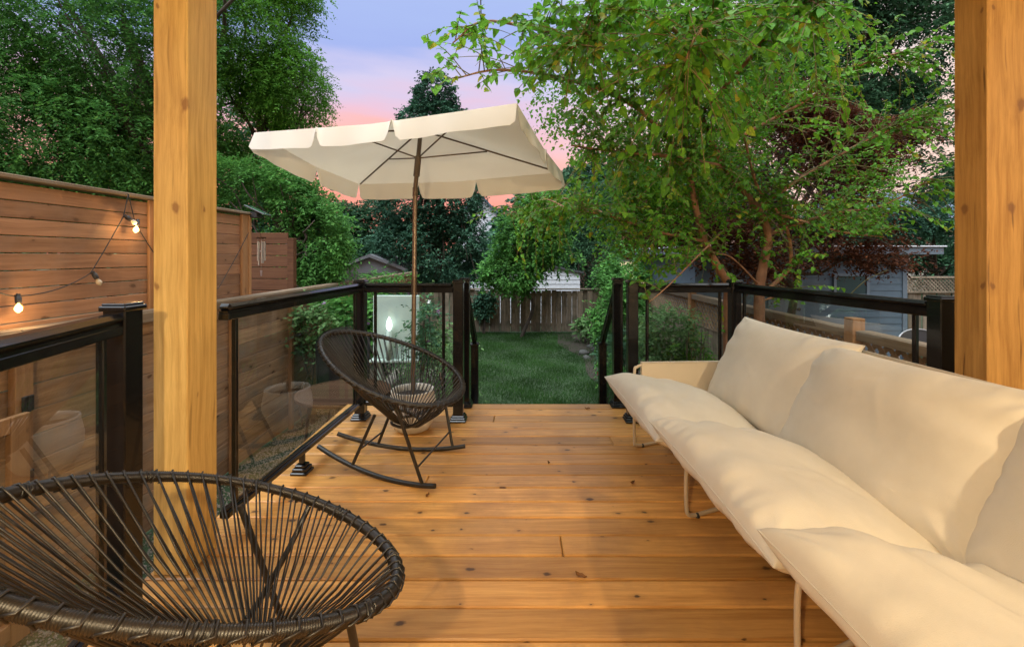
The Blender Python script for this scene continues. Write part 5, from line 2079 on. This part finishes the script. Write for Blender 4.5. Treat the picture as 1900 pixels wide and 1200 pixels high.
bush('flowering_shrub', 'dark narrow shrub added to cut off the edge of the pale reflection panel', 'shrub', *B_(785, 620, 4.75, 22, 55, .12), 150, 10, .05, .5, .2, M['darkleaf'], 221, 'shrubs in the beds')
bush('weed_plant', 'sprig of young leaves rising above the low fence cap at the railing corner', 'plant', *B_(700, 525, 6.4, 62, 18, .2), 90, 10, .06, .5, .24, M['midleaf'], 205, 'low plants on the bed edges')
bush('vine', 'loose climbing vine on the low fence behind the corner post', 'plant', *B_(575, 600, 5.4, 42, 42, .12), 120, 10, .055, .7, .22, M['paleleaf'], 206, 'low plants on the bed edges')
bush('shrub', 'bright leafy shrub leaning over the lawn beside the stair railing', 'shrub', *B_(1146, 572, 9.2, 46, 66, .6), 620, 11, .085, .55, .26, M['midleaf'], 207, 'shrubs in the beds')
bush('shrub', 'loose tall shrub against the back fence right of the lawn', 'shrub', *B_(1160, 505, 11.0, 52, 52, .6), 560, 11, .095, .5, .28, M['midleaf'], 208, 'shrubs in the beds')
bush('shrub', 'grey green shrub behind the glass panel left of the sofa arm', 'shrub', *B_(1240, 630, 5.6, 55, 62, .35), 420, 12, .055, .5, .2, M['paleleaf'], 209, 'shrubs in the beds')
bush('shrub', 'yellowish slim shrub close to the lattice fence', 'shrub', *B_(1287, 640, 5.0, 34, 62, .25), 300, 12, .05, .5, .2, M['mulberry'], 210, 'shrubs in the beds')
bush('hosta', 'pale hosta clump among the stones at the lawn corner', 'plant', *B_(1092, 606, 10.3, 30, 14, .3), 60, 7, .17, .5, .12, M['paleleaf'], 211, 'low plants on the bed edges', droop_=.5)
bush('shrub', 'low dark shrub at the foot of the stair railing on the sofa side', 'shrub', *B_(1150, 660, 6.6, 34, 50, .3), 260, 10, .06, .55, .2, M['darkleaf'], 212, 'shrubs in the beds', ('redf', 0, .05))
bush('geranium', 'small plant with bright red flowers behind the stair glass', 'flower', *B_(1131, 690, 5.6, 20, 22, .14), 60, 8, .05, .8, .1, M['midleaf'], 213, 'low plants on the bed edges', ('redf', 9, .035))
bush('ivy', 'dark round ivy clump hanging on the back fence', 'ivy', *B_(897, 566, 11.68, 21, 26, .10), 220, 10, .065, .8, .1, M['conifer'], 214)
for i in range(4):
    c = at(1098 + 9 * math.sin(i * 2.1) - 3 * i, 622 + 2.5 * i, 9.9 - .34 * i)
    s = (.10, .08, .11, .07, .09, .07, .08)[i]
    r = np.random.default_rng(300 + i)
    g = MB()
    nu, nv = 14, 9
    V = []
    for a_ in range(nu):
        for b_ in range(nv):
            t1_, t2_ = a_ / nu * 2 * math.pi, b_ / (nv - 1) * math.pi
            d = np.array([math.cos(t1_) * math.sin(t2_), math.sin(t1_) * math.sin(t2_), math.cos(t2_)])
            k_ = 1 + .16 * math.sin(3 * d[0] + i) + .12 * math.sin(5 * d[1] + 2 * i) + .1 * math.sin(4 * d[2] + i * 3)
            V.append((c[0], c[1], GROUND + s * .25) + d * k_ * s * (1.15, 1, .62))
    g.add(V, [(a_ * nv + b_, ((a_ + 1) % nu) * nv + b_, ((a_ + 1) % nu) * nv + b_ + 1, a_ * nv + b_ + 1) for a_ in range(nu) for b_ in range(nv - 1)], True)
    tag(obj('edging_stone', g, M['stone']), 'grey rounded stone lying along the shrub bed edge of the lawn', 'stone', 'stones edging the shrub bed')
